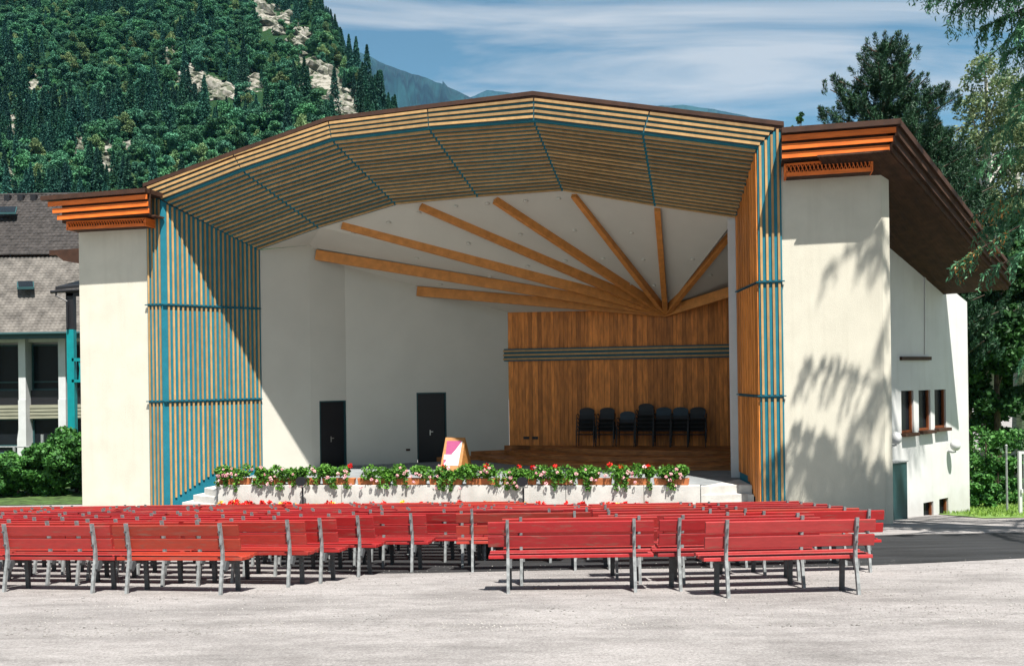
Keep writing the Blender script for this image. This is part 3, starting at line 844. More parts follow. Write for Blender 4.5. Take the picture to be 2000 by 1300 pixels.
# --- stage floor, risers, front
xs0 = onz(425, 946, FLZ); xs1 = onz(1365, 949, FLZ)
pf0 = place(422, 28.7); pf1 = place(1365, 26.7)
fl = MB()
RCin = Vector((RC.x, RC.y, 0)); LCin = Vector((LC.x, LC.y, 0))
fl.prism([pf0 + WD * 0.3 + up * (FLZ - 0.2), pf1 + WD * 0.3 + up * (FLZ - 0.2), place(1372, 26.8) + up * (FLZ - 0.2), RCin + up * (FLZ - 0.2) - WD * 0.2, RCin + UD * 0.3 + WD * 0.3 + up * (FLZ - 0.2), P4 + up * (FLZ - 0.2), P3 + up * (FLZ - 0.2), P2 + up * (FLZ - 0.2), P1 + up * (FLZ - 0.2), P0 + up * (FLZ - 0.2)], (0, 0, 0.2))
part(fl, 'stage_floor', M['floor'])
cen = UD * hub.dot(UD) + WD * (WB + 3.2)
for r_i, (rad, zt) in enumerate(((7.6, FLZ + 0.17), (6.6, FLZ + 0.34), (5.6, FLZ + 0.51))):
    mbx = MB(); pts = []
    nseg = 22
    for k in range(nseg + 1):
        an = math.pi * (1.0 - k / nseg)
        p = cen + UD * math.cos(an) * rad * 1.12 - WD * math.sin(an) * rad * 0.98
        uu = max(uA - 3.2 + r_i * 0.6, min(p.dot(UD), uB)); ww = min(p.dot(WD), WB)
        # keep inside the angled wall P2-P3
        tl_ = (uu - P2.dot(UD)) / (P3.dot(UD) - P2.dot(UD))
        if tl_ < 1: ww = min(ww, P2.dot(WD) + max(0, tl_) * (P3.dot(WD) - P2.dot(WD)) - 0.02)
        pts.append(uw(uu, ww, FLZ - 0.02))
    clean = [pts[0]]
    for p in pts[1:]:
        if (p - clean[-1]).length > 0.03: clean.append(p)
    clean.append(uw(uB, WB, FLZ - 0.02)); clean.append(uw(uA, WB, FLZ - 0.02))
    c2 = [clean[0]]
    for p in clean[1:]:
        if (p - c2[-1]).length > 0.03 and (p - clean[0]).length > 0.03: c2.append(p)
    mbx.prism(c2, (0, 0, zt - FLZ + 0.02)); part(mbx, 'stage_step', M['stepwood'])

# concrete planter wall in front of the stage
pl = empty('planter_wall', (pf0 + pf1) / 2); tag(pl, 'long pale concrete wall along the stage front carrying the flower troughs', 'planter wall')
npan = 5; fdir = (pf1 - pf0).normalized(); fn = Vector((fdir.y, -fdir.x, 0))
fr = [0, 0.27, 0.52, 0.735, 0.89, 1.0]
for k in range(npan):
    a = pf0.lerp(pf1, fr[k]) + fdir * 0.006; b = pf0.lerp(pf1, fr[k + 1]) - fdir * 0.006
    mbx = MB(); mbx.prism([a - up * 0.1, b - up * 0.1, b - fn * 0.28 - up * 0.1, a - fn * 0.28 - up * 0.1], (0, 0, FLZ + 0.1 + 0.002 * k))
    part(mbx, 'concrete_panel', M['concrete'], pl, bevel=0.012)
# right steps: broad slabs fanning out from the stage floor
st = empty('right_steps', (pf1.x + 0.6, pf1.y, 0)); st.name = 'stage_steps'
tag(st, 'white concrete steps at the right end of the planter wall beside the portal', 'steps')
for k, (xr, zt) in enumerate(((1440, FLZ - 0.012), (1457, FLZ - 0.25), (1469, FLZ - 0.50), (1476, FLZ - 0.75))):
    a = pf1 + fdir * 0.012; e = a + fdir * (0.95 + 0.22 * k)
    c = Vector((RB.x, RB.y, 0)).lerp(RCin, 0.34 - 0.08 * k) - UD * 0.05
    mbx = MB()
    e2 = place(xr, 26.95 - 0.14 * k); 
    back = RCin - WD * 0.25
    mbx.prism([a - fn * 0.0 - up * 0.05, e2 + fn * 0.10 * k - up * 0.05, c - up * 0.05 - UD * 0.0, back - up * 0.05, a + WD * 1.2 - up * 0.05], (0, 0, zt + 0.05))
    part(mbx, 'step', M['concrete'], st, bevel=0.01)
# left steps
st = empty('stage_steps', place(385, 28.5)); tag(st, 'pale concrete steps climbing to the left end of the stage beside the striped panel', 'steps')
for k in range(5):
    x0 = 330 + 22 * k
    zt = 0.22 * (k + 1) - 0.02
    a = place(x0, 29.45); b = place(421.5, 28.85); 
    mbx = MB(); mbx.prism([a - up * 0.05, b - up * 0.05, b + WD * 1.7 - up * 0.05 + UD * 0.5, a + WD * 1.0 - up * 0.05], (0, 0, zt + 0.05))
    part(mbx, 'step', M['concrete'], st, bevel=0.01)
#@@PROPS
# ------------------------------------------------------------------ benches
def copy_tree(o, parent=None):
    c = o.copy(); COL.objects.link(c); c.parent = parent
    if parent is not None: c.matrix_parent_inverse = o.matrix_parent_inverse.copy()
    for ch in list(o.children): copy_tree(ch, c)
    return c
def make_bench(L, span):
    """x along the bench, y towards the seat front, rear post feet on y = 0"""
    t = empty('park_bench', (0, 0, 0))
    for z0, y0 in ((0.545, 0.035), (0.715, -0.012)):
        mb = MB(); lean = -0.25
        mb.bar((-L / 2, y0, z0), (L / 2, y0, z0), (0, lean * 0.0, 1), 0.0001, (0, 1, 0), 0.0001) if False else None
        d = Vector((0, lean, 1)).normalized(); nrm = Vector((0, 1, -lean)).normalized()
        p = Vector((0, y0, z0))
        c = [Vector((-L / 2, 0, 0)) + p, Vector((L / 2, 0, 0)) + p, Vector((L / 2, 0, 0)) + p + d * 0.135, Vector((-L / 2, 0, 0)) + p + d * 0.135]
        mb.prism(c, nrm * 0.035); o = mb.build('back_slat', M['red'], t, bevel=0.006)
    for k in range(4):
        y = 0.085 + 0.106 * k; z = 0.445 + 0.006 * k + (0.012 if k == 3 else 0)
        mb = MB(); mb.prism([(-L / 2, y, z), (L / 2, y, z), (L / 2, y + 0.092, z), (-L / 2, y + 0.092, z)], (0, 0, -0.042)); mb.build('seat_slat', M['red'], t, bevel=0.005)
    for s in (-1, 1):
        x = s * span / 2
        # rear post: leans forward up to the seat, back again above it
        prof = [(0.00, -0.05), (0.02, 0.22), (0.045, 0.42), (0.03, 0.55), (-0.008, 0.70), (-0.055, 0.875)]
        mb = MB(); w = 0.018; dp = 0.042
        V = []; 
        for (y, z) in prof: V += [(x - w, y - dp, z), (x + w, y - dp, z), (x + w, y, z), (x - w, y, z)]
        fs = [(0, 3, 2, 1), tuple(range(len(V) - 4, len(V)))]
        for i in range(len(prof) - 1):
            for k in range(4):
                k2 = (k + 1) % 4; fs.append((i * 4 + k, i * 4 + k2, (i + 1) * 4 + k2, (i + 1) * 4 + k))
        mb.add(V, fs); po = mb.build('rear_post', M['galv'], t)
        for z, y in ((0.60, 0.0), (0.77, -0.04)):
            b = MB(); b.tube([(x, y - dp - 0.018, z), (x, y - dp + 0.01, z)], 0.012, 6); b.build('bolt', M['dkmetal'], po)
        mb = MB(); mb.prism([(x - 0.028, 0.42, -0.05), (x + 0.028, 0.42, -0.05), (x + 0.028, 0.36, 0.385), (x - 0.028, 0.36, 0.385)], (0, 0.035, 0)); mb.build('front_leg', M['dkmetal'], t)
        mb = MB(); mb.prism([(x - 0.004, 0.0, 0.30), (x - 0.004, 0.03, 0.40), (x - 0.004, 0.50, 0.40), (x - 0.004, 0.48, 0.37), (x - 0.004, 0.12, 0.36), (x - 0.004, 0.05, 0.27)], (0.05, 0, 0)); mb.build('seat_bracket', M['dkmetal'], t)
    return t
short = make_bench(1.74, 1.29); long_ = make_bench(2.0, 1.52)
used = set()
REDS = [(q[0] * 0.60, q[1] * 0.30, q[2] * 0.40) for q in [(0.50, 0.055, 0.035), (0.40, 0.030, 0.028), (0.52, 0.085, 0.038), (0.46, 0.065, 0.055), (0.33, 0.022, 0.022), (0.48, 0.05, 0.045), (0.54, 0.095, 0.045)]]
slope_t = Matrix.Rotation(-math.atan(0.103), 4, 'X')
def put_bench(proto, cx, cy, yaw, label, group, shade=None):
    if proto.name in used: t = copy_tree(proto)
    else: t = proto; used.add(proto.name)
    cyc = cy
    k = min(1, max(0, (24.5 - cy) / 2))
    t.matrix_world = Matrix.Translation((cx, cy, ground_z(cy) + 0.0)) @ Matrix.Rotation(-math.atan(0.103) * k, 4, 'X') @ Matrix.Rotation(yaw, 4, 'Z')
    tag(t, label, 'bench', group)
    base = (shade[0] * 0.62, shade[1] * 0.36, shade[2] * 0.44) if shade else random.choice(REDS)
    for ch in t.children:
        j = random.uniform(0.88, 1.1)
        if random.random() < 0.12: j *= 0.72
        if 'slat' in ch.name: ch.location.z += random.uniform(-.004, .004); ch.rotation_euler.y = random.uniform(-.003, .003)
        if 'slat' in ch.name: ch.color = (base[0] * j, base[1] * j, base[2] * j, 1)
    return t
# left block
yl = -R(12)
ends = []
for (px, py) in [(432, 1161), (560, 1147), (627, 1138), (705, 1126), (808, 1117), (903, 1108), (1075, 1099), (1149, 1093)]:
    p = onground(px, py); ends.append((p.x, p.y))
ends += [(1.15, 16.7), (0.75, 17.5), (0.45, 18.3), (0.25, 19.1), (0.05, 19.9), (-0.1, 20.7)]
def shade_left(r, i):
    if r == 0: return [(0.56, 0.095, 0.035), (0.54, 0.07, 0.05)][min(i, 1)]
    if r < 3: return (0.52, 0.06, 0.035) if r == 1 else (0.46, 0.035, 0.028)
    if r < 6: return (0.48, 0.03, 0.028)
    return None
nb_tot = 0
for r_, (ex, ey) in enumerate(ends):
    i = 0
    yaw = yl * (1.0 if r_ < 8 else 0.55)
    yy = yaw
    while True:
        off = 1.29 / 2 + i * 1.775
        cx = ex - math.cos(yy) * off; cy = ey - math.sin(yy) * off
        if cx + 0.9 < -0.56 * cy - 0.3: break
        jx, jy, ja = random.uniform(-.03, .03), random.uniform(-.05, .05), random.uniform(-.02, .02)
        if r_ == 0: jx = jy = ja = 0
        place_ = 'aisle end' if i == 0 else f'{ordinal(i)} bench left of the aisle end'
        lab = (f'red slatted bench at the aisle end, {ordinal(r_)} row of the left block' if i == 0 else
               f'red slatted bench, {ordinal(i)} left of the aisle end, {ordinal(r_)} row of left block')
        put_bench(short, cx + jx, cy + jy, yaw + ja, lab, 'red benches left of the aisle', shade_left(r_, i))
        nb_tot += 1; i += 1
# right block
def rb2(px0, py0, px1, yaw_deg, lab, shade=None):
    p = onground(px0, py0); y = R(yaw_deg)
    # left post known, bench runs to the right
    put_bench(long_, p.x + math.cos(y) * 0.76, p.y + math.sin(y) * 0.76, y, lab, 'red benches right of the aisle', shade)
rb2(1422, 1167, 1687, 5, 'faded pink-red bench standing nearest of all, in front of the right block', (0.56, 0.085, 0.07))
rb2(993, 1158, 1240, -2, 'red bench, left end of the second row of right block, beside the aisle', (0.50, 0.035, 0.035))
rb2(1329, 1154, 1574, 5, 'worn dark red bench directly behind the nearest pink-red bench', (0.40, 0.03, 0.03))
rb2(1019, 1143, 1253, -1, 'red bench, left end of the third row of right block, beside the aisle', (0.52, 0.06, 0.045))
rb2(1335, 1139, 1558, 5, 'patchy red bench, right end of the third row of right block', (0.44, 0.035, 0.03))
rb2(1205, 1130, 1428, 2, 'red bench, left end of the fourth row of right block', (0.52, 0.07, 0.06))
rb2(1493, 1122, 1701, 6, 'bright red bench farthest right, right end of the fourth row of right block', (0.52, 0.02, 0.02))
rr = 4
for (Y, xr, n) in ((14.1, 1682, 3), (15.0, 1650, 2), (16.0, 1616, 3), (17.0, 1590, 3), (18.0, 1560, 3)):
    X = (xr - 1000) / 1850 * Y - 1.0
    for i in range(n):
        yaw = R(4 - 1.5 * i)
        lab = (f'red slatted bench at the right end of the {ordinal(rr)} row of the right block' if i == 0 else
               f'red slatted bench, {ordinal(i)} from the right end, {ordinal(rr)} row of right block')
        if i == 1: lab = f'red slatted bench, next left of the end bench, {ordinal(rr)} row of right block'
        if i == 2: lab = f'red slatted bench, two left of the end bench, {ordinal(rr)} row of right block'
        put_bench(long_, X - i * 2.03, Y + random.uniform(-.05, .05) - i * 0.05, yaw, lab, 'red benches right of the aisle')
    rr += 1

# ------------------------------------------------------------------ geranium troughs on the planter wall
def pl_pt(t, out=0.0, z=0.0): return pf0.lerp(pf1, t) + fn * out + up * z
M['leafg'] = leafmat('geranium_leaf', (0.03, 0.11, 0.015), (0.13, 0.30, 0.04), 6, rough=0.5, transl=0.2)
M['pink'] = leafmat('pink_petal', (0.75, 0.30, 0.36), (0.9, 0.62, 0.62), 8, transl=0.15)
M['redpetal'] = leafmat('red_petal', (0.55, 0.01, 0.012), (0.75, 0.03, 0.02), 8, transl=0.1)
M['yellowpetal'] = leafmat('yellow_petal', (0.8, 0.45, 0.03), (0.9, 0.6, 0.08), 8, transl=0.1)
NT = 13
for k in range(NT):
    t0 = (k + 0.03) / NT * 0.985; t1 = (k + 0.9) / NT * 0.985
    a = pl_pt(t0, -0.06, FLZ + 0.012); b = pl_pt(t1, -0.06, FLZ + 0.012)
    tr = empty('flower_trough', (a + b) / 2)
    tag(tr, f'small terracotta flower trough, {ordinal(k)} from the left on the concrete wall', 'flower trough', 'flower troughs on the planter wall')
    mb = MB(); q = -fn
    lo = [a, b, b + q * 0.17, a + q * 0.17]; e = fdir * 0.03
    hi = [a - e - q * 0.02 + up * 0.19, b + e - q * 0.02 + up * 0.19, b + e + q * 0.19 + up * 0.19, a - e + q * 0.19 + up * 0.19]
    mb.add(lo + hi, [(0, 3, 2, 1), (4, 5, 6, 7), (0, 1, 5, 4), (1, 2, 6, 5), (2, 3, 7, 6), (3, 0, 4, 7)])
    mb.build('trough', M['terracotta'], tr, bevel=0.01)
    c = (a + b) / 2 + up * 0.22 - fn * 0.05
    L = (b - a).length
    g = empty('geranium', c)
    npk = [9, 8, 5, 7, 3, 8, 6, 4, 7, 5, 6, 6, 8][k]; reds = {3: 1, 7: 1, 8: 2, 6: 1, 10: 1, 11: 2, 9: 1}.get(k, 0)
    tag(g, f'leafy geranium with {"red and " if reds else ""}pink blossoms in the {ordinal(k)} trough from the left', 'plant', 'geraniums along the stage front')
    n = 1150; P = []
    lob = [(random.uniform(-.56, .56) * L, random.uniform(0.0, 0.20), random.uniform(.17, .29)) for _ in range(8)]
    for _ in range(n):
        lx_, lz_, lr_ = random.choice(lob)
        v = Vector((random.gauss(0, 1), random.gauss(0, 1), random.gauss(0, 1))).normalized() * lr_ * random.uniform(.6, 1)
        P.append(c + fdir * (lx_ + v.x) + fn * (v.y * 0.8 + 0.02) + up * (lz_ + v.z * 0.75 + 0.02))
    # hanging strands over the wall face
    for st_ in range(random.choice([2, 3, 4, 5])):
        sx = random.uniform(-.52, .52) * L; ln = random.uniform(.12, .42)
        for j in range(int(ln * 130)):
            zz_ = -random.random() * ln
            P.append(c + fdir * (sx + random.gauss(0, .045)) + fn * (0.13 + random.uniform(0, .09)) + up * (0.0 + zz_))
    V, Q = leaf_arrays(np.array([tuple(p) for p in P]), 0.068, 1.15, 0.35)
    np_mesh('foliage', V, Q, M['leafg'], g)
    def blossom(p, m, r=0.05):
        Pp = np.array([tuple(p + Vector((random.gauss(0, 1), random.gauss(0, 1), random.gauss(0, 1))).normalized() * r) for _ in range(34)])
        V, Q = leaf_arrays(Pp, r * 0.85, 1.0, 0.3); np_mesh('blossom', V, Q, m, g)
    for _ in range(npk):
        lx_ = random.uniform(-.55, .55) * L; zz_ = random.choice([random.uniform(-.3, .0), random.uniform(0, .3), random.uniform(0.05, .36)])
        blossom(c + fdir * lx_ + fn * random.uniform(.2, .27) + up * zz_, M['pink'], random.uniform(.028, .05))
    for _ in range(reds): blossom(c + fdir * random.uniform(-.5, .5) * L + fn * 0.05 + up * random.uniform(.27, .36), M['redpetal'], 0.065)
# bedding flowers at the foot of the wall
P = []; PR = []; PY = []
for k in range(170):
    t = random.uniform(0.0, 0.97); b = pl_pt(t, random.uniform(.15, .4), 0); h = random.uniform(.30, .50)
    for j in range(24): P.append(b + Vector((random.gauss(0, .06), random.gauss(0, .05), random.uniform(0.0, h))))
    tgt = PY if random.random() < 0.25 else PR
    for j in range(16): tgt.append(b + Vector((random.gauss(0, .035), random.gauss(0, .03), h + random.uniform(0, .10))))
for nm, PP, mm, szz in (('bedding_leaves', P, 'leafg', .07), ('bedding_red_flowers', PR, 'redpetal', .07), ('bedding_yellow_flowers', PY, 'yellowpetal', .06)):
    V, Q = leaf_arrays(np.array([tuple(p) for p in PP]), szz, 1.5, 0.1); tag(np_mesh(nm, V, Q, M[mm]), kind='stuff')

# ------------------------------------------------------------------ spotlights on poles
for (x, w, lab) in ((588, 28.0, 'black spotlight on a thin pole before the left part of the planter wall'), (1019, 26.6, 'black spotlight on a thin pole before the middle of the planter wall')):
    base = place(x, pf0.lerp(pf1, (x - 422) / 943).y - 0.45)
    t = empty('spotlight', base); tag(t, lab, 'spotlight', 'spotlights before the stage')
    mb = MB(); mb.tube([base, base + up * 1.02], 0.028, 8); mb.build('pole', M['black'], t)
    mb = MB(); mb.box(base + up * 1.0, 0.26, 0.05, 0.03, ax=UD); mb.box(base + up * 1.02 - UD * 0.125, 0.015, 0.05, 0.14, ax=UD); mb.box(base + up * 1.02 + UD * 0.125, 0.015, 0.05, 0.14, ax=UD); mb.build('yoke', M['metal'], t)
    mb = MB(); c = base + up * 1.19
    ring = []
    for k in range(8):
        an = math.pi / 8 + k * math.pi / 4; q_ = max(abs(math.cos(an)), abs(math.sin(an))); ring.append((math.cos(an) / q_ * .92, math.sin(an) / q_ * .92))
    fr_ = [c - WD * 0.12 + UD * x_ * 0.17 + up * y_ * 0.15 for x_, y_ in ring]; bk = [c + WD * 0.14 + UD * x_ * 0.09 + up * (y_ * 0.08 + 0.03) for x_, y_ in ring]
    mb.add(fr_ + bk, [tuple(range(8)), tuple(range(15, 7, -1))] + [(i, i + 8, (i + 1) % 8 + 8, (i + 1) % 8) for i in range(8)])
    mb.build('lamp_head', M['black'], t)

# ------------------------------------------------------------------ A-frame sign on the stage
sgY = 31.9
def sg(px, py, Y=sgY): return onY(px, py, Y)
tl_, tr_, br_, bl_ = sg(870.5, 853.7), sg(909, 854, 32.05), sg(899.5, 921, 31.55), sg(858.5, 920, 31.4)
rt_ = sg(923.5, 920, 32.5)
t = empty('sign_board', (bl_ + br_) / 2); tag(t, 'wooden A-frame sign with a white and magenta poster standing at the stage edge', 'sign')
base_z = FLZ
mb = MB()
nrm = (tr_ - tl_).cross(bl_ - tl_).normalized()
if nrm.y > 0: nrm = -nrm
mb.prism([tl_, tr_, br_, bl_], -nrm * 0.03); mb.build('front_board', M['signwood'], t)
mb = MB(); mb.prism([tr_ - nrm * 0.035, rt_, br_ - nrm * 0.035], (tl_ - tr_).normalized() * 0.03); mb.build('side_board', M['signwood'], t)
mb = MB(); lf = rt_ + (tl_ - tr_); mb.prism([tr_ - nrm * 0.07, rt_ + WD * 0.03, lf + WD * 0.03, tl_ - nrm * 0.07], WD * 0.03); mb.build('rear_board', M['signwood'], t)
pn_ = nrm
def sgp(zx, zy): return onplane(580 + zx / 3.713, 830 + zy / 3.713, tl_ + nrm * 0.004, nrm)
def flat(poly, m, nm, lift=0.0):
    mb = MB(); mb.prism([sgp(*q) + nrm * lift for q in poly], nrm * 0.003); mb.build(nm, M[m], t)
flat([(1200, 112), (1168, 292), (1058, 292), (1060, 284), (1086, 252), (1063, 246), (1068, 212), (1120, 212), (1150, 178)], 'paper', 'poster')
flat([(1088, 113), (1196, 113), (1150, 176), (1118, 211), (1078, 211)], 'magenta', 'poster_print')
flat([(1064, 250), (1084, 253), (1061, 281)], 'magenta', 'poster_print')

# ------------------------------------------------------------------ stacked chairs against the back wall
def make_chair():
    t = empty('stacking_chair', (0, 0, 0))
    mb = MB(); mb.prism([(-.23, -.22, .44), (.23, -.22, .44), (.21, .2, .43), (-.21, .2, .43)], (0, 0, .03)); mb.build('seat', M['chair'], t, bevel=.01)
    mb = MB(); pts = []
    for k in range(9):
        an = math.pi * k / 8; pts.append((math.cos(an) * .22, .27, .74 + math.sin(an) * .13))
    pts = [(.20, .24, .56)] + pts + [(-.20, .24, .56)]
    mb.prism(pts, (0, .025, 0)); mb.build('backrest', M['chair'], t)
    for s in (-1, 1):
        mb = MB(); mb.tube([(s * .25, -.22, 0), (s * .25, -.2, .62), (s * .25, .12, .64), (s * .235, .24, .56), (s * .22, .24, .47), (s * .24, .28, 0)], .012, 5); mb.build('side_frame', M['chair'], t)
    return t
ch0 = make_chair(); first = True
stk = [(1143, 5), (1182, 5), (1222, 4), (1258, 6), (1293, 5), (1326, 5), (1360, 5)]
for si, (x, n) in enumerate(stk):
    b = onw(x, 800, WB - 0.45)
    for k in range(n):
        t = ch0 if first else copy_tree(ch0); first = False
        t.location = (b.x + k * .006, b.y - k * .015, FLZ + 0.51 + k * 0.145); t.scale = (1.3, 1.1, 1.0); t.rotation_euler = (0, 0, -TH + random.uniform(-.05, .05))
        pos = 'lowest' if k == 0 else ('topmost' if k == n - 1 else f'{ordinal(k)} above the lowest')
        tag(t, f'dark stacking chair, {pos} in the {ordinal(si)} stack from the left', 'chair', 'stacked chairs by the back wall')
        if si in (2, 5, 4) and k == n - 1:
            for c_ in t.children:
                if c_.name.startswith('backrest'):
                    c_.data = c_.data.copy(); c_.data.materials[0] = M['chairblue']; c_['label'] = 'blue backrest'

# ------------------------------------------------------------------ lamps and cabinet on the side wall
for (x, y, r, lab) in ((1750, 857, .17, 'white globe wall lamp in the shade beside the dark cabinet'), (1866, 871, .16, 'white globe wall lamp on the sunlit side wall')):
    p = onside(x, y, 0.26); t = empty('wall_lamp', p - sn * 0.26); tag(t, lab, 'lamp', 'globe lamps on the side wall')
    mb = MB(); mb.smooth = True; mb.sphere(p + up * 0.03, r, 20, 14, (1, 1, 1.12)); mb.build('globe', M['white'], t)
    mb = MB(); mb.tube([p - sn * 0.26 - up * 0.17, p - sn * 0.1 - up * .2, p - up * .18, p - up * 0.08], .03, 8); mb.build('bracket', M['white'], t)
p0 = onplane(1742, 1008, C0 + sn * 0.6, sn); p1 = onplane(1773, 1005, C0 + sn * 0.6, sn); ztp_ = onplane(1757, 903, C0 + sn * .6, sn).z
t = empty('cabinet', (p0 + p1) / 2); t.location.z = -0.7; tag(t, 'tall dark green metal cabinet standing in the shaded corner of the side wall', 'cabinet')
mb = MB(); A_ = Vector((p0.x, p0.y, -0.9)); B_ = Vector((p1.x, p1.y, -0.9)); mb.prism([A_, B_, B_ - sn * .55, A_ - sn * .55], (0, 0, ztp_ + .9)); mb.build('body', M['doorframe'], t, bevel=.01)
mb = MB(); A2 = A_ - sd * .03 + sn * .03; B2 = B_ + sd * .03 + sn * .03; A2.z = B2.z = ztp_; mb.prism([A2, B2, B2 - sn * .6, A2 - sn * .6], (0, 0, .04)); mb.build('lid', M['galv'], t)
#@@HOUSE
# ------------------------------------------------------------------ house at the left
HY = 50.0
hs = empty('house', (-26, HY, 0)); tag(hs, 'white house with big grey tiled roof and dark windows left behind the stage', 'house')
def hz(py, Y, px=80): return onY(px, py, Y).z
def hx(px, Y, py=740): return onY(px, py, Y).x
XL, XR = -44.0, -17.5
ze = hz(650, HY); zm = hz(501, 54.3); zr = hz(381, 60.3)
def tile_roof(xa, xb, ya, za, yb, zb, rows, colw, material, name):
    ncol = int((xb - xa) / colw); xs_ = []
    prof = []
    for c in range(ncol):
        for f, h in ((0, 0.0), (0.3, 0.035), (0.6, 0.03), (0.85, -0.012)): xs_.append(xa + (c + f) * colw); prof.append(h)
    xs_ = np.array(xs_); prof = np.array(prof); n = len(xs_)
    Vv = []; Qq = []
    for r in range(rows):
        t0, t1 = r / rows, (r + 1) / rows
        y0, z0 = ya + (yb - ya) * t0, za + (zb - za) * t0; y1, z1 = ya + (yb - ya) * t1, za + (zb - za) * t1
        jit = rng.normal(0, .006, ncol).repeat(4)
        k = r * 3 * n
        Vv.append(np.stack([xs_, np.full(n, y0), z0 + prof * 0 - 0.02], 1)); Vv.append(np.stack([xs_, np.full(n, y0) - 0.01, z0 + prof + 0.055 + jit], 1)); Vv.append(np.stack([xs_, np.full(n, y1), z1 + prof * .8 + 0.0], 1))
        i = np.arange(n - 1)
        Qq.append(np.stack([k + i, k + i + 1, k + n + i + 1, k + n + i], 1)); Qq.append(np.stack([k + n + i, k + n + i + 1, k + 2 * n + i + 1, k + 2 * n + i], 1))
    o = np_mesh(name, np.concatenate(Vv), np.concatenate(Qq), material, hs); o['kind'] = 'stuff'; return o
tile_roof(XL, XR, HY, ze, 54.3, zm, 29, 0.235, M['tile'], 'roof_tiles')
tile_roof(XL, XR, 54.1, zm + .12, 60.3, zr, 22, 0.26, M['slate'], 'roof_tiles')
mb = MB(); mb.prism([(XL, HY + .1, ze - .12), (XR, HY + .1, ze - .12), (XR, 54.3, zm - .12), (XL, 54.3, zm - .12)], (0, 0, .08)); mb.build('roof', M['brown'], hs)
mb = MB(); mb.prism([(XL, 54.3, zm - .08), (XR, 54.3, zm - .08), (XR, 60.3, zr - .1), (XL, 60.3, zr - .1)], (0, 0, .06)); mb.build('roof', M['brown'], hs)
mb = MB(); mb.tube([(XL, 60.35, zr + .02), (XR, 60.35, zr + .02)], .12, 8); mb.build('ridge', M['slate'], hs)
mb = MB(); mb.tube([(XL, HY - .08, ze - .03), (XR, HY - .08, ze - .03)], .08, 8); mb.build('gutter', M['doorframe'], hs)
mb = MB(); mb.prism([(XL, HY, ze - .08), (XR, HY, ze - .08), (XR, HY, ze - .3), (XL, HY, ze - .3)], (0, .06, 0)); mb.build('fascia_board', M['doorframe'], hs)
for px in (17, 43, 68):
    mb = MB(); x = hx(px, 59.8, 383); mb.box((x, 59.7, zr - .5), .34, .3, .42); mb.build('roof_vent', M['black'], hs)
for (x0, y0, Yr, sc) in ((-4, 411, 57.9, 1.25), (33, 557, 52.3, 1.0)):
    a = onY(x0, y0, Yr); w_, l_ = 1.05 * sc, 0.75 * sc
    mb = MB(); mb.prism([a + Vector((0, 0, .1)), a + Vector((w_ * .9, 0, .1)), a + Vector((w_ * .9 + .35, -l_ * .9, -l_ * .55 + .12)), a + Vector((.35, -l_ * .9, -l_ * .55 + .12))], (0, 0, .10))
    sk = mb.build('skylight', M['doorframe'], hs)
    mb = MB(); mb.prism([a + Vector((.08, -.04, .215)), a + Vector((w_ * .9 - .06, -.04, .215)), a + Vector((w_ * .9 + .27, -l_ * .84, -l_ * .52 + .235)), a + Vector((.42, -l_ * .84, -l_ * .52 + .235))], (0, 0, .012)); mb.build('pane', M['skyglass'] if 'skyglass' in M else M['glass'], sk)
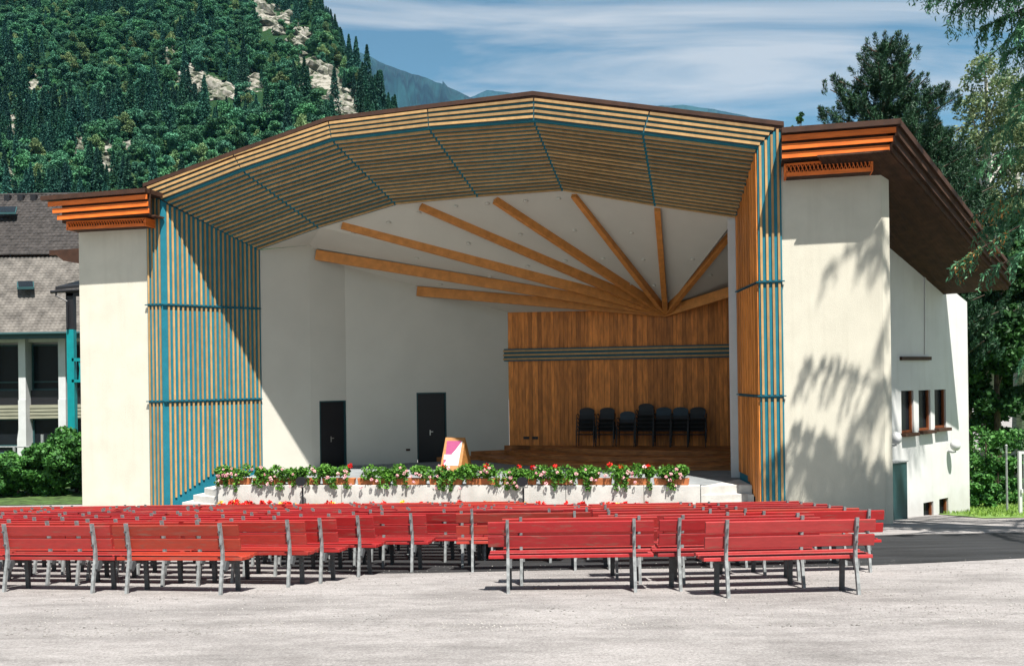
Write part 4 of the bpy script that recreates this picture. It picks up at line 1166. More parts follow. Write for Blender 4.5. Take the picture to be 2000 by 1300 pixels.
# wall with pilasters, windows and cladding bands
WY = 51.3
mb = MB(); mb.prism([(XL, WY + .5, -0.1), (XR, WY + .5, -0.1), (XR, WY + .5, ze + .6), (XL, WY + .5, ze + .6)], (0, .25, 0)); mb.build('wall', M['white_plaster'], hs)
mb = MB(); mb.prism([(XL, WY - .1, hz(668, WY)), (XR, WY - .1, hz(668, WY)), (XR, WY - .1, ze + .5), (XL, WY - .1, ze + .5)], (0, .55, 0)); mb.build('wall', M['white_plaster'], hs)
bay = hx(121, WY - .4) - hx(43, WY - .4)
x0 = hx(43, WY - .4)
zt1, zb1 = hz(672, WY), hz(762, WY); zt2, zb2 = hz(790, WY), hz(817, WY); zb3 = hz(886, WY)
for k in range(-9, 4):
    xc = x0 + bay * k
    if xc < XL + 1 or xc > XR - 1: continue
    mb = MB()
    mb.prism([(xc - .19, WY - .4, zb1 - .5), (xc + .19, WY - .4, zb1 - .5), (xc + .19, WY - .4, ze), (xc - .19, WY - .4, ze)], (0, .85, 0))
    mb.prism([(xc - .20, WY - .45, 0), (xc + .20, WY - .45, 0), (xc + .20, WY - .45, zb1 - .505), (xc - .20, WY - .45, zb1 - .505)], (0, .9, 0))
    mb.prism([(xc - .36, WY - .3, 0), (xc - .205, WY - .3, 0), (xc - .205, WY - .3, zb2 - .3), (xc - .24, WY - .3, zb2 - .3), (xc - .36, WY - .3, zb2 - 1.1)], (0, .7, 0))
    pil = mb.build('pilaster', M['white'], hs); pil['kind'] = 'structure'
    xa, xb = xc + .21, xc + bay - .21
    for (za_, zb_) in ((zb1, zt1), (zb3, zb2)):
        fr_ = MB()
        yy = WY + .25
        fr_.prism([(xa, yy, za_), (xb, yy, za_), (xb, yy, za_ + .1), (xa, yy, za_ + .1)], (0, .08, 0))
        fr_.prism([(xa, yy, zb_ - .08), (xb, yy, zb_ - .08), (xb, yy, zb_), (xa, yy, zb_)], (0, .08, 0))
        fr_.prism([(xa, yy, za_ + .1), (xa + .08, yy, za_ + .1), (xa + .08, yy, zb_ - .08), (xa, yy, zb_ - .08)], (0, .08, 0))
        fr_.prism([(xb - .3, yy, za_ + .1), (xb - .22, yy, za_ + .1), (xb - .22, yy, zb_ - .08), (xb - .3, yy, zb_ - .08)], (0, .08, 0))
        fr_.prism([(xa + .08, yy, za_ + .42), (xb - .3, yy, za_ + .42), (xb - .3, yy, za_ + .5), (xa + .08, yy, za_ + .5)], (0, .08, 0))
        wo = fr_.build('window', M['doorframe'], hs)
        g_ = MB(); g_.prism([(xa, yy + .09, za_), (xb, yy + .09, za_), (xb, yy + .09, zb_), (xa, yy + .09, zb_)], (0, .02, 0)); g_.build('pane', M['glass'], wo)
    mb = MB(); mb.prism([(xa, WY + .1, zt2 - .02), (xb, WY + .1, zt2 - .02), (xb, WY + .1, zb1 + .0), (xa, WY + .1, zb1 + .0)], (0, .1, 0)); mb.build('dark_panel', M['black'], hs)
    for j in range(4):
        h_ = (zt2 - zb2) / 4
        mb = MB(); mb.prism([(xa, WY - .05, zb2 + j * h_ + .01), (xb, WY - .05, zb2 + j * h_ + .01), (xb, WY - .02, zb2 + (j + 1) * h_), (xa, WY - .02, zb2 + (j + 1) * h_)], (0, .06, 0)); mb.build('cladding_board', M['olive'], hs)
    mb = MB(); mb.box(((xa + xb) / 2, WY + .1, zb3 - .14), xb - xa, .5, .12); mb.build('sill', M['white'], hs)
# timber balcony in front of the house, right of the windows
BY = 42.0
bc = empty('balcony', (hx(140, BY), BY, 0)); tag(bc, 'teal timber balcony post with small dark roof beside the left wing wall', 'balcony')
def bpx(x, y, Y=BY): return onY(x, y, Y)
zsp = bpx(140, 643).z
a = bpx(133, 900); b = bpx(147, 900); wpx = b.x - a.x
mb = MB(); mb.box(((a.x + b.x) / 2, BY + .15, 0), wpx, .3, zsp); mb.build('post', M['teal'], bc, bevel=.01)
mb = MB(); mb.box(((a.x + b.x) / 2, BY + .15, zsp + .002), wpx * 1.02, .3, bpx(140, 572).z - zsp); mb.build('shaded_upper_post', M['black'], bc)  # black stands in for the shade on the upper part of the post
e0 = bpx(108, 560); e1 = bpx(190, 553)
mb = MB(); mb.prism([e0, e1, e1 + Vector((0, 2.2, .5)), e0 + Vector((0, 2.2, .5))], (0, 0, -.14)); mb.build('roof', M['black'], bc)
mb = MB(); mb.prism([bpx(126, 568), bpx(190, 562), bpx(190, 578), bpx(130, 578)], (0, .2, 0)); mb.build('beam', M['black'], bc)
mb = MB(); mb.tube([bpx(99, 570, BY - .1), bpx(160, 566, BY - .1)], .07, 8); mb.tube([bpx(109, 570, BY - .1), bpx(110, 578, BY - .1), bpx(131, 588, BY - .1), bpx(132, 640, BY - .1)], .045, 6); mb.build('gutter', M['black'], bc)
r0, r1 = bpx(140, 699), bpx(190, 699)
mb = MB(); mb.prism([r0, r1, r1 - up * .14, r0 - up * .14], (0, .12, 0)); mb.build('rail', M['teal'], bc)
r2 = bpx(140, 741); r3 = bpx(190, 741)
mb = MB(); mb.prism([r2, r3, r3 - up * .12, r2 - up * .12], (0, .9, 0)); mb.build('rail', M['teal'], bc)
for k in range(7):
    x = r0.x + .28 + k * .19
    mb = MB(); mb.prism([(x, BY + .03, r2.z), (x + .14, BY + .03, r2.z), (x + .10, BY + .03, (r2.z + r0.z) / 2), (x + .14, BY + .03, r0.z - .14), (x, BY + .03, r0.z - .14), (x + .04, BY + .03, (r2.z + r0.z) / 2)], (0, .03, 0)); mb.build('baluster', M['teal'], bc)
# metal handrail by the hedge
hr = empty('handrail', (hx(60, 44), 44, 0)); tag(hr, 'grey metal handrail with short posts behind the left hedge', 'railing')
for px in (-30, 28, 83):
    p = onY(px, 880, 44); mb = MB(); mb.box((p.x, 44, 0), .1, .1, onY(px, 848 if px == 83 else 872, 44).z); mb.build('post', M['galv'], hr)
mb = MB(); mb.tube([(hx(-60, 44), 44.05, onY(0, 872, 44).z), (hx(170, 44), 44.05, onY(160, 872, 44).z)], .035, 6); mb.build('rail', M['galv'], hr)

# ------------------------------------------------------------------ foliage generators
M['hedge'] = leafmat('hedge_leaf', (0.018, 0.07, 0.02), (0.09, 0.25, 0.05), 2.2, transl=0.2)
M['dkleaf'] = leafmat('dark_broad_leaf', (0.010, 0.040, 0.014), (0.05, 0.14, 0.035), 1.2, transl=0.2)
M['birchleaf'] = leafmat('birch_leaf', (0.06, 0.12, 0.05), (0.24, 0.29, 0.15), 1.5, transl=0.3)
M['pineneedle'] = leafmat('pine_needle', (0.008, 0.032, 0.018), (0.028, 0.085, 0.035), 1.6, transl=0.05)
M['cedar'] = leafmat('drooping_needle', (0.018, 0.085, 0.05), (0.10, 0.26, 0.12), 1.4, transl=0.15)
M['cedardry'] = leafmat('dry_needle', (0.30, 0.13, 0.03), (0.45, 0.22, 0.06), 3, transl=0.1)
def blob_points(centers, radii, n, shell=0.55):
    centers = np.array(centers, float); radii = np.array(radii, float)
    pr = (radii ** 2); pr /= pr.sum()
    idx = rng.choice(len(centers), n, p=pr)
    v = rng.normal(size=(n, 3)); v /= np.linalg.norm(v, axis=1)[:, None]
    r = radii[idx] * (shell + (1 - shell) * rng.random(n)) 
    return centers[idx] + v * r[:, None] * np.array([1, 1, .8])
def broad_tree(name, base, H, crown_c, crown_r, nleaf, leaf, m, bark, label, cat='tree', group=None, ncl=38, gap=0.3, trunk_r=None):
    base = Vector(base); t = empty(name, base); tag(t, label, cat, group)
    cr = Vector(crown_r); cc = Vector(crown_c)
    cs = []; rs = []
    for _ in range(ncl):
        v = Vector((random.gauss(0, 1), random.gauss(0, 1), random.gauss(0, 1))).normalized() * random.uniform(.35, 1.0)
        cs.append((cc.x + v.x * cr.x, cc.y + v.y * cr.y, cc.z + v.z * cr.z)); rs.append(random.uniform(.16, .34) * min(cr.x, cr.z))
    P = blob_points(cs, rs, nleaf)
    V, Q = leaf_arrays(P, leaf, 1.4, 0.4)
    np_mesh('crown', V, Q, m, t)
    mb = MB(); tr = trunk_r or H * .014
    top = Vector((cc.x, cc.y, cc.z + cr.z * .7))
    mb.tube([base - up * .3, base.lerp(top, .3) + Vector((.05, .03, 0)) * H * .1, base.lerp(top, .65), top], [tr * 1.4, tr, tr * .6, tr * .12], 8)
    for c in random.sample(cs, min(14, len(cs))):
        c = Vector(c); k = max(.25, min(.9, (c.z - base.z) / (top.z - base.z) - .12)); s_ = base.lerp(top, k)
        mb.tube([s_, s_.lerp(c, .5) + up * .15, c], [tr * .35, tr * .2, tr * .06], 5)
    mb.build('trunk', bark, t)
    return t
# hedge shrubs at the left
hn = ['round dark green shrub at the far left, below the handrail', 'bushy green shrub with a brown patch left of the handrail post', 'tall leafy green shrub below the house windows', 'dark green shrub between the teal post and the left wing wall', 'green shrub pressed against the left wing wall']
for k, (px, hh_, Y) in enumerate(((-8, 1.5, 36), (32, 1.6, 35.2), (74, 1.7, 36), (112, 2.1, 35.4), (146, 2.3, 36.2))):
    x = hx(px, Y); 
    broad_tree('shrub', (x, Y, 0.0), hh_, (x, Y, hh_ * .50), (1.1, .95, hh_ * .56), 11000, .10, M['hedge'], M['bark'], hn[k], 'shrub', 'shrubs left of the stage', ncl=60, trunk_r=.05)
for k, px in enumerate((-95, -50)):
    x = hx(px, 36); broad_tree('shrub', (x, 36, 0.0), 1.9, (x, 36, 1.0), (.8, .8, .95), 3000, .12, M['hedge'], M['bark'], ['green shrub just past the left edge of the hedge row', 'green shrub outside the left edge of the picture'][k], 'shrub', 'shrubs left of the stage', ncl=26, trunk_r=.05)

# pine with candle shoots behind the right wing
def needle_shoots(tips, dirs, length, rad, per, size):
    P = []; D = []
    for c, d in zip(tips, dirs):
        s = rng.random(per) ** 0.8
        v = rng.normal(size=(per, 3)); v -= np.outer(v @ d, d); v /= np.linalg.norm(v, axis=1)[:, None]
        P.append(c + np.outer((s - .75) * length, d) + v * (rad * (1.15 - .7 * s) * rng.random(per) ** .5)[:, None])
        D.append(v * .8 + d)
    return np.concatenate(P), np.concatenate(D)
def pine(base, H, R_, label):
    base = Vector(base); t = empty('pine_tree', base); tag(t, label, 'tree')
    mb = MB(); mb.tube([base - up * .3, base + up * H * .5, base + up * H * .96], [.3, .2, .04], 8)
    tips = []; dirs = []
    nl_ = 16
    for i in range(nl_):
        f = .30 + .68 * i / (nl_ - 1); z = H * f
        rr = R_ * (1 - ((f - .30) / .74) ** 2.2) * random.uniform(.85, 1.1)
        nb = 7 if f < .9 else 4
        for k in range(nb):
            an = 2 * math.pi * (k + random.random() * .7) / nb + i
            s_ = base + up * z; L_ = max(.4, rr * random.uniform(.75, 1.1))
            e = s_ + Vector((math.cos(an) * L_, math.sin(an) * L_, L_ * .32 + .2))
            mid = s_.lerp(e, .55) - up * .1
            mb.tube([s_, mid, e], [.06, .04, .02], 5)
            for q in range(int(6 + L_ * 7)):
                u_ = random.uniform(.22, 1.0); p = s_.lerp(mid, u_ / .55) if u_ < .55 else mid.lerp(e, (u_ - .55) / .45)
                p = p + Vector((random.gauss(0, .24), random.gauss(0, .24), random.uniform(-.1, .3)))
                tips.append(tuple(p)); d = Vector((math.cos(an) * .35 + random.gauss(0, .22), math.sin(an) * .35 + random.gauss(0, .22), 1.0)).normalized(); dirs.append(tuple(d))
    for k in range(5): tips.append(tuple(base + Vector((random.gauss(0, .12), random.gauss(0, .12), H * (.94 + .015 * k))))); dirs.append((0, 0, 1))
    P, D = needle_shoots(np.array(tips), np.array(dirs), .62, .16, 120, .1)
    V, Q = leaf_arrays(P, .028, 6.0, 0.0, dirs=D); np_mesh('crown', V, Q, M['pineneedle'], t)
    mb.build('trunk', M['bark'], t)
pine((onY(1733, 700, 40).x, 40, -.6), 18.6, 4.4, 'dark green pine with upright candle shoots rising behind the right wing roof')
pine((onY(1835, 700, 41).x, 41.5, -.6), 15.6, 3.2, 'lower dark pine right of the tall one, just above the sloping roof edge')
# tip of a tree peeking over the roof near the portal corner
x = onY(1563, 240, 50).x
broad_tree('treetop', (x, 50, -.5), 17, (x, 50, 16.6), (.75, .75, 1.5), 900, .14, M['dkleaf'], M['bark'], 'slender tree whose tip peeks over the roof beside the portal corner', ncl=14, trunk_r=.08)
bpy.data.objects[-1] if False else None
# birches and broadleaved trees at the right edge
bt = [((1925, 700, 43), 17.5, (1930, 300, 43), (2.3, 2.2, 4.9), 15000, .10, 'birchleaf', 'birchbark', 'airy birch with yellowish green leaves right of the pines', 60),
      ((1985, 700, 46), 17.5, (1990, 330, 46), (2.5, 2.4, 4.6), 14000, .105, 'birchleaf', 'birchbark', 'pale birch with white stem at the right edge of the picture', 60),
      ((1890, 700, 45), 12.0, (1880, 480, 45), (2.6, 2.4, 3.6), 9000, .16, 'dkleaf', 'bark', 'green broadleaved tree behind the sloping right roof edge', 46),
      ((1945, 700, 41), 9.8, (1945, 690, 41), (2.1, 2.1, 4.6), 15000, .17, 'dkleaf', 'bark', 'dense dark tree standing right of the side wall', 60),
      ((2040, 700, 43), 12.8, (2030, 620, 43), (2.8, 2.4, 5.0), 13000, .18, 'dkleaf', 'bark', 'dense dark tree behind the white gate at the right edge', 60),
      ((1880, 700, 52), 13.5, (1890, 640, 52), (3.4, 2.6, 5.6), 11000, .22, 'dkleaf', 'bark', 'shaded broadleaved tree farther back right of the side wall', 60),
      ((2010, 700, 54), 13.5, (1990, 650, 54), (3.6, 2.6, 6.2), 12000, .22, 'dkleaf', 'bark', 'shaded broadleaved tree farther back behind the fence post', 60),
      ((2120, 700, 48), 15.0, (2120, 520, 48), (3.8, 2.6, 6.2), 9000, .22, 'dkleaf', 'bark', 'dark broadleaved tree beyond the right edge of the picture', 50)]
for bpos, H_, cpos, cr_, nl_, lf_, mm, bk_, lab, ncl_ in bt:
    b = onY(*bpos); c = onY(*cpos)
    broad_tree('birch_tree' if 'birch' in lab else 'broadleaved_tree', (b.x, b.y, -.8), H_, c, cr_, nl_, lf_, M[mm], M[bk_], lab, ncl=ncl_)
for (px, py, Y, r, lab) in ((1912, 965, 34.5, .75, 'bright green low bush at the foot of the side wall'), (1950, 975, 36.5, .8, 'low green bush beside the thin fence post'), (1990, 940, 37.5, 1.2, 'leafy green bush behind the white gate'), (1925, 880, 38.5, 1.6, 'dark green bush in the shade behind the fence post')):
    p = onY(px, py, Y); zb = ground_z(Y, 15)
    broad_tree('bush', (p.x, p.y, zb), r * 2, (p.x, p.y, max(zb + r * .8, p.z)), (r, r, r), 2600, .11, M['hedge'], M['bark'], lab, 'bush', ncl=22, trunk_r=.03)
# grass blades on the lawns
P = []
for _ in range(9000):
    x = random.uniform(13.9, 22); y = random.uniform(28, 40); P.append((x, y, ground_z(y, x) + .06))
P = np.array(P); V, Q = leaf_arrays(P, .03, 5, -0.3, dirs=np.tile([0, 0, 1.0], (len(P), 1)))
M['blade'] = leafmat('grass_blade', (0.08, 0.17, 0.02), (0.22, 0.34, 0.06), 2)
tag(np_mesh('grass', V, Q, M['blade']), kind='stuff')
# fence post and gate
p = onY(1967, 992, 31.5); gz = ground_z(31.5, 15)
t = empty('fence_post', (p.x, p.y, gz)); tag(t, 'thin grey metal fence post standing in the grass at the right', 'fence post')
mb = MB(); mb.tube([(p.x, p.y, gz - .1), (p.x, p.y, onY(1967, 872, 31.5).z)], .035, 8); mb.build('pole', M['galv'], t)
mb = MB(); mb.sphere((p.x, p.y, onY(1967, 870, 31.5).z), .045, 8, 6); mb.build('cap', M['galv'], t)
GY = 29.5; g0 = onY(1993, 1010, GY).x; gtop = onY(1993, 881, GY).z; gbot = onY(1993, 1020, GY).z
t = empty('gate', (g0, GY, gbot)); tag(t, 'white metal mesh gate cut by the right edge of the picture', 'gate')
mb = MB(); mb.box((g0, GY, gbot), .09, .09, gtop - gbot); mb.box((g0 + 1.3, GY, gbot), .09, .09, gtop - gbot); mb.box((g0 + .65, GY, gtop - .08), 1.205, .06, .08); mb.box((g0 + .65, GY, gbot + .1), 1.205, .06, .07); mb.build('frame', M['white'], t)
for k in range(9):
    mb = MB(); mb.box((g0 + .12 + k * .135, GY, gbot + .17), .014, .014, gtop - gbot - .25); mb.build('bar', M['galv'], t)
mb = MB(); mb.box((g0 + .02, GY - .07, gbot + (gtop - gbot) * .42), .05, .06, .12); mb.build('hinge', M['white'], t)

# ------------------------------------------------------------------ drooping conifer at the right, partly in view
def cedar(base, H):
    base = Vector(base); t = empty('drooping_conifer', base); tag(t, 'tall conifer with long drooping branches reaching in from the right edge', 'tree')
    mb = MB(); mb.tube([base - up * .5, base + up * H * .5, base + up * H], [.34, .22, .03], 10); mb.build('trunk', M['bark'], t)
    segs = []   # (az, z, length, rise, droop)
    random.seed(21)
    for i in range(42):
        z = 3.2 + (H - 4.2) * (i / 41) ** .8
        az = i * 2.39996 + random.uniform(-.3, .3)
        L_ = (1 - z / (H + 8)) * 8.3 + .4
        if z < 11.5:
            for _k in range(12):
                ex_ = pxof((base.x + math.cos(az) * L_, base.y + math.sin(az) * L_, z))[0]
                if ex_ < 1925: L_ *= .85
        segs.append((az, z, L_ * random.uniform(.75, 1.05), .10, .28))
    def az_to(x, y): return math.atan2(y - base.y, x - base.x)
    # branches seen in the photo: sky branch top right, the one over the roof end
    for (px, py, Y, z0, dr) in ((1772, 4, 20.6, 12.9, .05), (1800, 22, 21.0, 12.6, .08), (1822, 45, 20.3, 12.4, .12), (1850, 20, 19.8, 12.6, .15), (1868, 75, 20.6, 12.0, .2), (1905, 60, 20.0, 12.2, .2), (1925, 120, 20.4, 11.5, .2), (1960, 60, 19.6, 12.2, .2), (1965, 180, 20.2, 11.0, .22), (1985, 240, 20.0, 10.6, .22), (1990, 120, 19.4, 11.8, .2), (1862, 585, 20.6, 7.6, .25), (1880, 500, 20.9, 8.0, .25), (1905, 395, 20.4, 8.6, .2), (1935, 330, 20.8, 9.2, .2), (1930, 600, 20.2, 6.7, .25), (1915, 520, 21.6, 7.4, .3)):
        e = onY(px, py, Y); segs.append((az_to(e.x, e.y), z0, math.hypot(e.x - base.x, e.y - base.y), (e.z - z0) / math.hypot(e.x - base.x, e.y - base.y) + dr, dr))
    Pn = []; Dn = []; Pd = []; Dd = []
    lm = MB()
    for bi, (az, z, L_, rise, dr) in enumerate(segs):
        d = Vector((math.cos(az), math.sin(az), 0)); side_ = Vector((-d.y, d.x, 0))
        pts = []
        for k in range(9):
            s_ = k / 8
            pts.append(base + up * (z + L_ * (rise * s_ - dr * s_ * s_)) + d * L_ * s_ + side_ * math.sin(s_ * 2 + bi) * .12 * L_ * .3)
        lm.tube(pts, [.04 * (1 - .9 * k / 8) + .005 for k in range(9)], 5)
        nt = int(L_ * (24 if 42 <= bi <= 52 else 14))
        for q in range(nt):
            s_ = random.uniform(.12, 1.0) ** .8; f = s_ * 8; i0 = min(7, int(f)); p = pts[i0].lerp(pts[i0 + 1], f - i0)
            sgn = random.choice([-1, 1]); tl2 = random.uniform(.3, .85) * (1.35 if 42 <= bi <= 52 else 1.0) * (1.15 - .6 * s_) * min(1.0, L_ / 3.5)
            out = (side_ * sgn * random.uniform(.5, 1) + d * random.uniform(.3, .9)).normalized()
            npn = int(34 * tl2 / .6) + 8
            for k in range(npn):
                u_ = (k + random.random()) / npn
                pp = p + out * tl2 * u_ * (1 - .35 * u_) - up * tl2 * (.15 * u_ + 1.05 * u_ * u_)
                dd = (out * (1 - u_) - up * (.2 + 1.8 * u_)).normalized()
                v = Vector((random.gauss(0, 1), random.gauss(0, 1), random.gauss(0, 1))) * .028
                dry = bi in (53, 54) and s_ > .75 and random.random() < .25
                (Pd if dry else Pn).append(tuple(pp + v)); (Dd if dry else Dn).append(tuple(dd + v * 14))
    lm.build('branches', M['bark'], t)
    P = np.array(Pn); V, Q = leaf_arrays(P, .030, 4.0, 0.2, dirs=np.array(Dn)); np_mesh('needles', V, Q, M['cedar'], t)
    if Pd:
        P = np.array(Pd); V, Q = leaf_arrays(P, .026, 4.0, 0.2, dirs=np.array(Dd)); np_mesh('dry_needles', V, Q, M['cedardry'], t)
    random.seed(5)
cedar((13.7, 18.2, 0.75), 24.5)

#@@HILLS
# ------------------------------------------------------------------ forested hillside
from mathutils import noise as mnoise
def fbm(x, y, s, o=5):
    return mnoise.fractal(Vector((x * s, y * s, 3.7)), 1.0, 2.0, o)
def hill_z(x, y):
    xr = -16.5 - .348 * (y - 217) + 10 * fbm(y, 3, .02, 3)
    z = .65 * (y - 170) - 1.8 * max(0.0, x - xr)
    z += 6.5 * fbm(x, y, .012) + 2.2 * fbm(x, y, .06, 3)
    return max(z, -3)
ROCKS = [(400, 168, 48, 20), (450, 185, 40, 14), (372, 150, 16, 16), (495, 165, 22, 22), (520, 40, 26, 30), (548, 45, 26, 16), (590, 78, 22, 26), (600, 130, 30, 20), (640, 160, 42, 26), (670, 205, 30, 26), (205, 318, 20, 26), (160, 240, 12, 14), (258, 290, 9, 9), (25, 355, 18, 16), (70, 170, 22, 12), (325, 110, 8, 20), (520, 225, 22, 14), (105, 200, 14, 14), (150, 300, 8, 20), (25, 250, 16, 18), (690, 235, 16, 18)]
def rockness(px, py):
    m_ = 0
    for (cx0, cy0, rx, ry) in ROCKS:
        d2 = ((px - cx0) / rx / .82) ** 2 + ((py - cy0) / ry / .82) ** 2; m_ = max(m_, 1 - d2)
    return m_
xs_ = np.arange(-360, 61, 3.5); ys_ = np.arange(165, 640, 3.5)
nx, ny = len(xs_), len(ys_)
V = []; rk = []
for y in ys_:
    for x in xs_:
        z = hill_z(x, y); px, py = pxof((x, y, z)); r_ = rockness(px, py + 6 * fbm(x, y, .08, 2)); rk.append(max(0.0, r_) ** .5 if r_ > 0 else 0)
        if r_ > 0: z += (2.2 * abs(fbm(x, y, .22, 3)) + .5) * min(1, r_ * 2)
        V.append((x, y, z))
idx = np.arange(nx * ny).reshape(ny, nx)
Q = np.stack([idx[:-1, :-1].ravel(), idx[:-1, 1:].ravel(), idx[1:, 1:].ravel(), idx[1:, :-1].ravel()], 1)
def hillmat():
    m, n, l, b = newmat('hillside_ground'); b.inputs['Roughness'].default_value = .95; b.inputs['Specular IOR Level'].default_value = .05
    at = n.new('ShaderNodeAttribute'); at.attribute_name = 'rock'
    t = n.new('ShaderNodeTexCoord')
    z = n.new('ShaderNodeTexNoise'); z.inputs['Scale'].default_value = .35; z.inputs['Detail'].default_value = 8; z.inputs['Roughness'].default_value = .7; l.new(t.outputs['Object'], z.inputs['Vector'])
    rp = n.new('ShaderNodeValToRGB'); rp.color_ramp.elements[0].position = .38; rp.color_ramp.elements[1].position = .56
    rp.color_ramp.elements[0].color = (.10, .10, .075, 1); rp.color_ramp.elements[1].color = (.30, .285, .25, 1); l.new(z.outputs['Fac'], rp.inputs[0])
    rg = n.new('ShaderNodeValToRGB'); rg.color_ramp.elements[0].color = (.012, .035, .014, 1); rg.color_ramp.elements[1].color = (.022, .055, .022, 1); l.new(z.outputs['Fac'], rg.inputs[0])
    mm = n.new('ShaderNodeMath'); mm.operation = 'ADD'; l.new(at.outputs['Fac'], mm.inputs[0])
    m2 = n.new('ShaderNodeMath'); m2.operation = 'MULTIPLY_ADD'; m2.inputs[1].default_value = 1.6; m2.inputs[2].default_value = -.95; l.new(z.outputs['Fac'], m2.inputs[0]); l.new(m2.outputs[0], mm.inputs[1])
    st_ = n.new('ShaderNodeMapRange'); st_.inputs['From Min'].default_value = .22; st_.inputs['From Max'].default_value = .36; l.new(mm.outputs[0], st_.inputs['Value'])
    mx = n.new('ShaderNodeMixRGB'); l.new(st_.outputs[0], mx.inputs['Fac']); l.new(rg.outputs[0], mx.inputs['Color1']); l.new(rp.outputs[0], mx.inputs['Color2']); l.new(mx.outputs[0], b.inputs['Base Color'])
    bp = n.new('ShaderNodeBump'); bp.inputs['Strength'].default_value = 1; bp.inputs['Distance'].default_value = 1.5; l.new(z.outputs['Fac'], bp.inputs['Height']); l.new(bp.outputs[0], b.inputs['Normal'])
    return m
ho = np_mesh('hillside', V, Q, hillmat(), smooth=False)
ho.data.attributes.new('rock', 'FLOAT', 'POINT').data.foreach_set('value', np.array(rk, dtype=np.float32))
tag(ho, kind='structure')
# boulders and ledges in the rocky clearings
M['rock2'] = M['rock']
ro_n = 0
for (cx0, cy0, rx, ry) in ROCKS:
    mb = MB(); hits = 0
    nb = max(5, int(rx * ry / 55))
    tries = 0
    while hits < nb and tries < 300:
        tries += 1
        px = cx0 + random.uniform(-1, 1) * rx; py = cy0 + random.uniform(-1, 1) * ry
        d = ray(px, py); y = 200.0; ok = False
        while y < 620:
            p = CAMP + d * y
            if p.z < hill_z(p.x, y): ok = True; break
            y += 2.5
        if not ok: continue
        hits += 1
        r_ = random.uniform(1.0, 2.9) * y / 330
        sx, sy, sz_ = random.uniform(.8, 1.5), random.uniform(.7, 1), random.uniform(.6, 1.2)
        k0 = len(mb.v); mb.sphere((p.x, y, p.z + .2 * r_), r_, 9, 7, (sx, sy, sz_))
        for i in range(k0, len(mb.v)):
            v = Vector(mb.v[i]); c = Vector((p.x, y, p.z)); f_ = 1 + .75 * fbm(v.x * 1.0 + v.z * .8, v.y + v.z, .45, 3); mb.v[i] = tuple(c + (v - c) * max(.4, f_))
    if hits:
        o = mb.build('rock_outcrop', M['rock'])
        o['kind'] = 'stuff'; ro_n += 1

# instanced trees
protoc = bpy.data.collections.new('tree_sources')
MF = {}
MF['con'] = leafmat('forest_conifer', (0.009, 0.045, 0.033), (0.028, 0.110, 0.072), .5, rough=.8, transl=.05, rand=.35)
MF['dec'] = leafmat('forest_broadleaf', (0.024, 0.100, 0.055), (0.080, 0.225, 0.115), .4, rough=.8, transl=.1, rand=.4)
MF['yel'] = leafmat('forest_yellowgreen', (0.08, 0.15, 0.06), (0.20, 0.29, 0.13), .4, rough=.8, transl=.1, rand=.3)
def proto_con(i, H=10, Rr=1.9, n=1400):
    u_ = rng.random(n) ** .8; z = H * (.06 + .94 * u_); lay = np.floor(u_ * 13) / 13; fr_ = u_ * 13 - np.floor(u_ * 13)
    rad = Rr * (1 - u_) ** .85 * (1.05 - .45 * fr_) * (.55 + .45 * rng.random(n)) + .05
    an = rng.random(n) * 2 * np.pi
    P = np.stack([np.cos(an) * rad, np.sin(an) * rad, z - rad * .25], 1); D = np.stack([np.cos(an), np.sin(an), np.full(n, -.45)], 1)
    V, Q = leaf_arrays(P, .27, 2.0, .5, dirs=D)
    o = np_mesh(f'conifer_source', V, Q, MF['con']); COL.objects.unlink(o); protoc.objects.link(o)
def proto_dec(i, m, H=8, Rr=2.6, n=1900):
    cs = []; rs = []
    for _ in range(12):
        v = rng.normal(size=3); v /= np.linalg.norm(v); v *= rng.uniform(.3, 1)
        cs.append((v[0] * Rr * .7, v[1] * Rr * .7, H * .58 + v[2] * H * .34)); rs.append(rng.uniform(.7, 1.25))
    P = blob_points(cs, rs, n, .6); V, Q = leaf_arrays(P, .30, 1.3, .5)
    o = np_mesh('broadleaf_source', V, Q, m); COL.objects.unlink(o); protoc.objects.link(o)
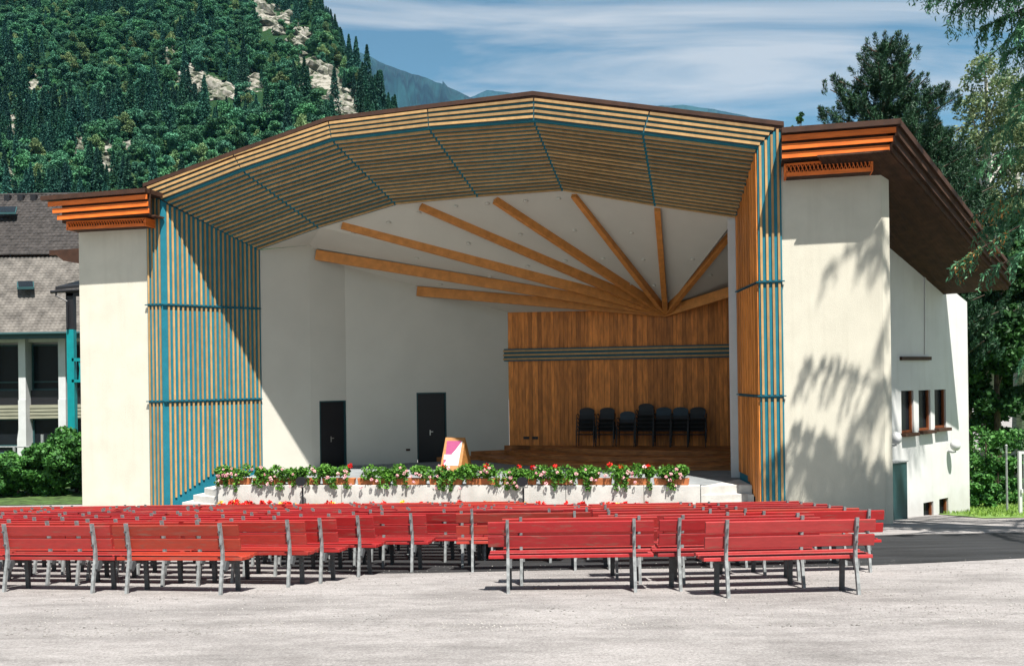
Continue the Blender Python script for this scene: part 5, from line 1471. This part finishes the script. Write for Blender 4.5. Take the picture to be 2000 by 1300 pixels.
# names sort: broadleaf*, conifer*
for i in range(3): proto_dec(i, MF['dec'])
proto_dec(3, MF['yel'])
for i in range(4): proto_con(i, H=[10, 11, 9, 12][i], Rr=[1.7, 2.1, 1.5, 2.2][i])
names = sorted([o.name for o in protoc.objects])
isyel = [bpy.data.objects[nm].data.materials[0] == MF['yel'] for nm in names]
iscon = ['conifer' in nm for nm in names]
dec_i = [i for i in range(len(names)) if not isyel[i] and not iscon[i]]; con_i = [i for i in range(len(names)) if iscon[i]]; yel_i = [i for i in range(len(names)) if isyel[i]]
def instancer(name, pts, idxs, rots, scs):
    me = bpy.data.meshes.new(name); me.from_pydata(pts, [], [])
    me.attributes.new('idx', 'INT', 'POINT').data.foreach_set('value', np.array(idxs, dtype=np.int32))
    me.attributes.new('rotz', 'FLOAT', 'POINT').data.foreach_set('value', np.array(rots, dtype=np.float32))
    me.attributes.new('sc', 'FLOAT', 'POINT').data.foreach_set('value', np.array(scs, dtype=np.float32))
    o = bpy.data.objects.new(name, me); COL.objects.link(o)
    ng = bpy.data.node_groups.new(name + '_nodes', 'GeometryNodeTree')
    ng.interface.new_socket('Geometry', in_out='INPUT', socket_type='NodeSocketGeometry'); ng.interface.new_socket('Geometry', in_out='OUTPUT', socket_type='NodeSocketGeometry')
    N, Lk = ng.nodes, ng.links
    gi = N.new('NodeGroupInput'); go = N.new('NodeGroupOutput'); ip = N.new('GeometryNodeInstanceOnPoints')
    ci = N.new('GeometryNodeCollectionInfo'); ci.inputs['Collection'].default_value = protoc; ci.inputs['Separate Children'].default_value = True; ci.inputs['Reset Children'].default_value = True
    def attr(nm, ty):
        a = N.new('GeometryNodeInputNamedAttribute'); a.data_type = ty; a.inputs['Name'].default_value = nm; return a.outputs['Attribute']
    Lk.new(gi.outputs[0], ip.inputs['Points']); Lk.new(ci.outputs[0], ip.inputs['Instance'])
    ip.inputs['Pick Instance'].default_value = True
    Lk.new(attr('idx', 'INT'), ip.inputs['Instance Index'])
    cv = N.new('ShaderNodeCombineXYZ'); Lk.new(attr('rotz', 'FLOAT'), cv.inputs[2]); Lk.new(cv.outputs[0], ip.inputs['Rotation'])
    Lk.new(attr('sc', 'FLOAT'), ip.inputs['Scale'])
    Lk.new(ip.outputs[0], go.inputs[0])
    md = o.modifiers.new('scatter', 'NODES'); md.node_group = ng
    tag(o, kind='stuff'); return o
pts = []; ii = []; rr_ = []; ss = []
tries = 0
while len(pts) < 7600 and tries < 60000:
    tries += 1
    y = 185 + 430 * random.random() ** .85; x = random.uniform(-.60 * y, 30)
    z = hill_z(x, y)
    if z < 1: continue
    px, py = pxof((x, y, z + 3))
    if px > 1000 or py > 460 or py < -140: continue
    r_ = rockness(px, py)
    r_ = max(r_, rockness(*pxof((x, y, z + 8))), rockness(*pxof((x, y, z))))
    if r_ > 0.08 and random.random() < min(.985, .75 + r_): continue
    dec = fbm(x, y, .018, 3) + .28 * math.exp(-((px - 380) / 170) ** 2) - .16 + (.25 if rockness(px, py - 20) > -.8 else 0)
    if px > 640: dec -= .5
    q = random.random()
    if dec + random.gauss(0, .18) > .12:
        k = random.choice(yel_i) if q < .10 else random.choice(dec_i); s_ = random.uniform(.5, 1.0) * random.choice([.8, 1, 1.45])
    else: k = random.choice(con_i); s_ = random.uniform(.6, 1.2) * random.choice([.8, 1, 1.3])
    pts.append((x, y, z - .3)); ii.append(k); rr_.append(random.random() * 6.28); ss.append(s_)
instancer('hillside_forest', pts, ii, rr_, ss)

# ------------------------------------------------------------------ far ridges
def ridge(name, line, Y, depth, foot, material, wob):
    """outline pixels -> a real ridge with a near and a far flank"""
    V = []; Q = []
    X = []
    n = 220
    x0, x1 = line[0][0], line[-1][0]
    rows = [(-depth, -1), (-depth * .7, .30), (-depth * .45, .55), (-depth * .25, .76), (-depth * .1, .92), (0, 1.0), (depth * .5, .6), (depth, -.1)]
    for i in range(n):
        px = x0 + (x1 - x0) * i / (n - 1)
        for (a, b) in zip(line[:-1], line[1:]):
            if a[0] <= px <= b[0]: py = a[1] + (b[1] - a[1]) * (px - a[0]) / (b[0] - a[0]); break
        py += wob * fbm(px * 1.0, 5, .05, 4) 
        top = onY(px, py, Y)
        for (dy, f) in rows:
            jx = depth * .12 * fbm(px, dy, .02, 3) * (1 - abs(f)) 
            z = top.z * f if f > 0 else foot
            z += depth * .05 * fbm(px * .6, dy * .05, .12, 4) * (1 if 0 < f < 1 else 0)
            V.append((top.x * (Y + dy) / Y + jx, Y + dy, z))
    m_ = len(rows)
    for i in range(n - 1):
        for j in range(m_ - 1): Q.append((i * m_ + j, (i + 1) * m_ + j, (i + 1) * m_ + j + 1, i * m_ + j + 1))
    o = np_mesh(name, V, Q, material, smooth=True); tag(o, kind='structure'); return o
M['farforest'] = mat('far_forest_haze_blue', (0.008, 0.038, 0.045), 1.0, 0.3, .006, col2=(0.002, 0.012, 0.02), detail=12, lo=.4, hi=.6, bump=0)  # blue base colour carries part of the distance haze
M['farforest2'] = mat('farther_forest_haze_blue', (0.02, 0.06, 0.065), 1.0, 0.3, .004, col2=(0.008, 0.03, 0.038), detail=12, lo=.4, hi=.6, bump=0)  # distance haze is put into this blue tint too
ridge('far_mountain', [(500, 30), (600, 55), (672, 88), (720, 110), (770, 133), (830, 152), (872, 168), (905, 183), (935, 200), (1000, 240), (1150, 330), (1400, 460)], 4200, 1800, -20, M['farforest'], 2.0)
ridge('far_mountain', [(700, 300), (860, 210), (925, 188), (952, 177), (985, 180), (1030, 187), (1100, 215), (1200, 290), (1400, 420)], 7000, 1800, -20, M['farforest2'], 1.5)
ridge('far_mountain', [(1100, 300), (1230, 232), (1285, 207), (1330, 205), (1385, 212), (1450, 224), (1500, 240), (1560, 262), (1700, 330), (1900, 380), (2300, 420)], 5600, 1800, -20, M['farforest2'], 1.5)

# ------------------------------------------------------------------ haze
hm = bpy.data.materials.new('haze_air'); hm.use_nodes = True
n_ = hm.node_tree.nodes; n_.remove(n_['Principled BSDF'])
pv = n_.new('ShaderNodeVolumePrincipled'); pv.inputs['Color'].default_value = (0.14, 0.50, 0.95, 1); pv.inputs['Density'].default_value = 0.00003; pv.inputs['Anisotropy'].default_value = 0.1
hm.node_tree.links.new(pv.outputs[0], n_['Material Output'].inputs['Volume'])
mb = MB(); mb.prism([(-7500, -60, -30), (7500, -60, -30), (7500, 9600, -30), (-7500, 9600, -30)], (0, 0, 2260))
hz_ = mb.build('haze', hm); hz_['kind'] = 'stuff'
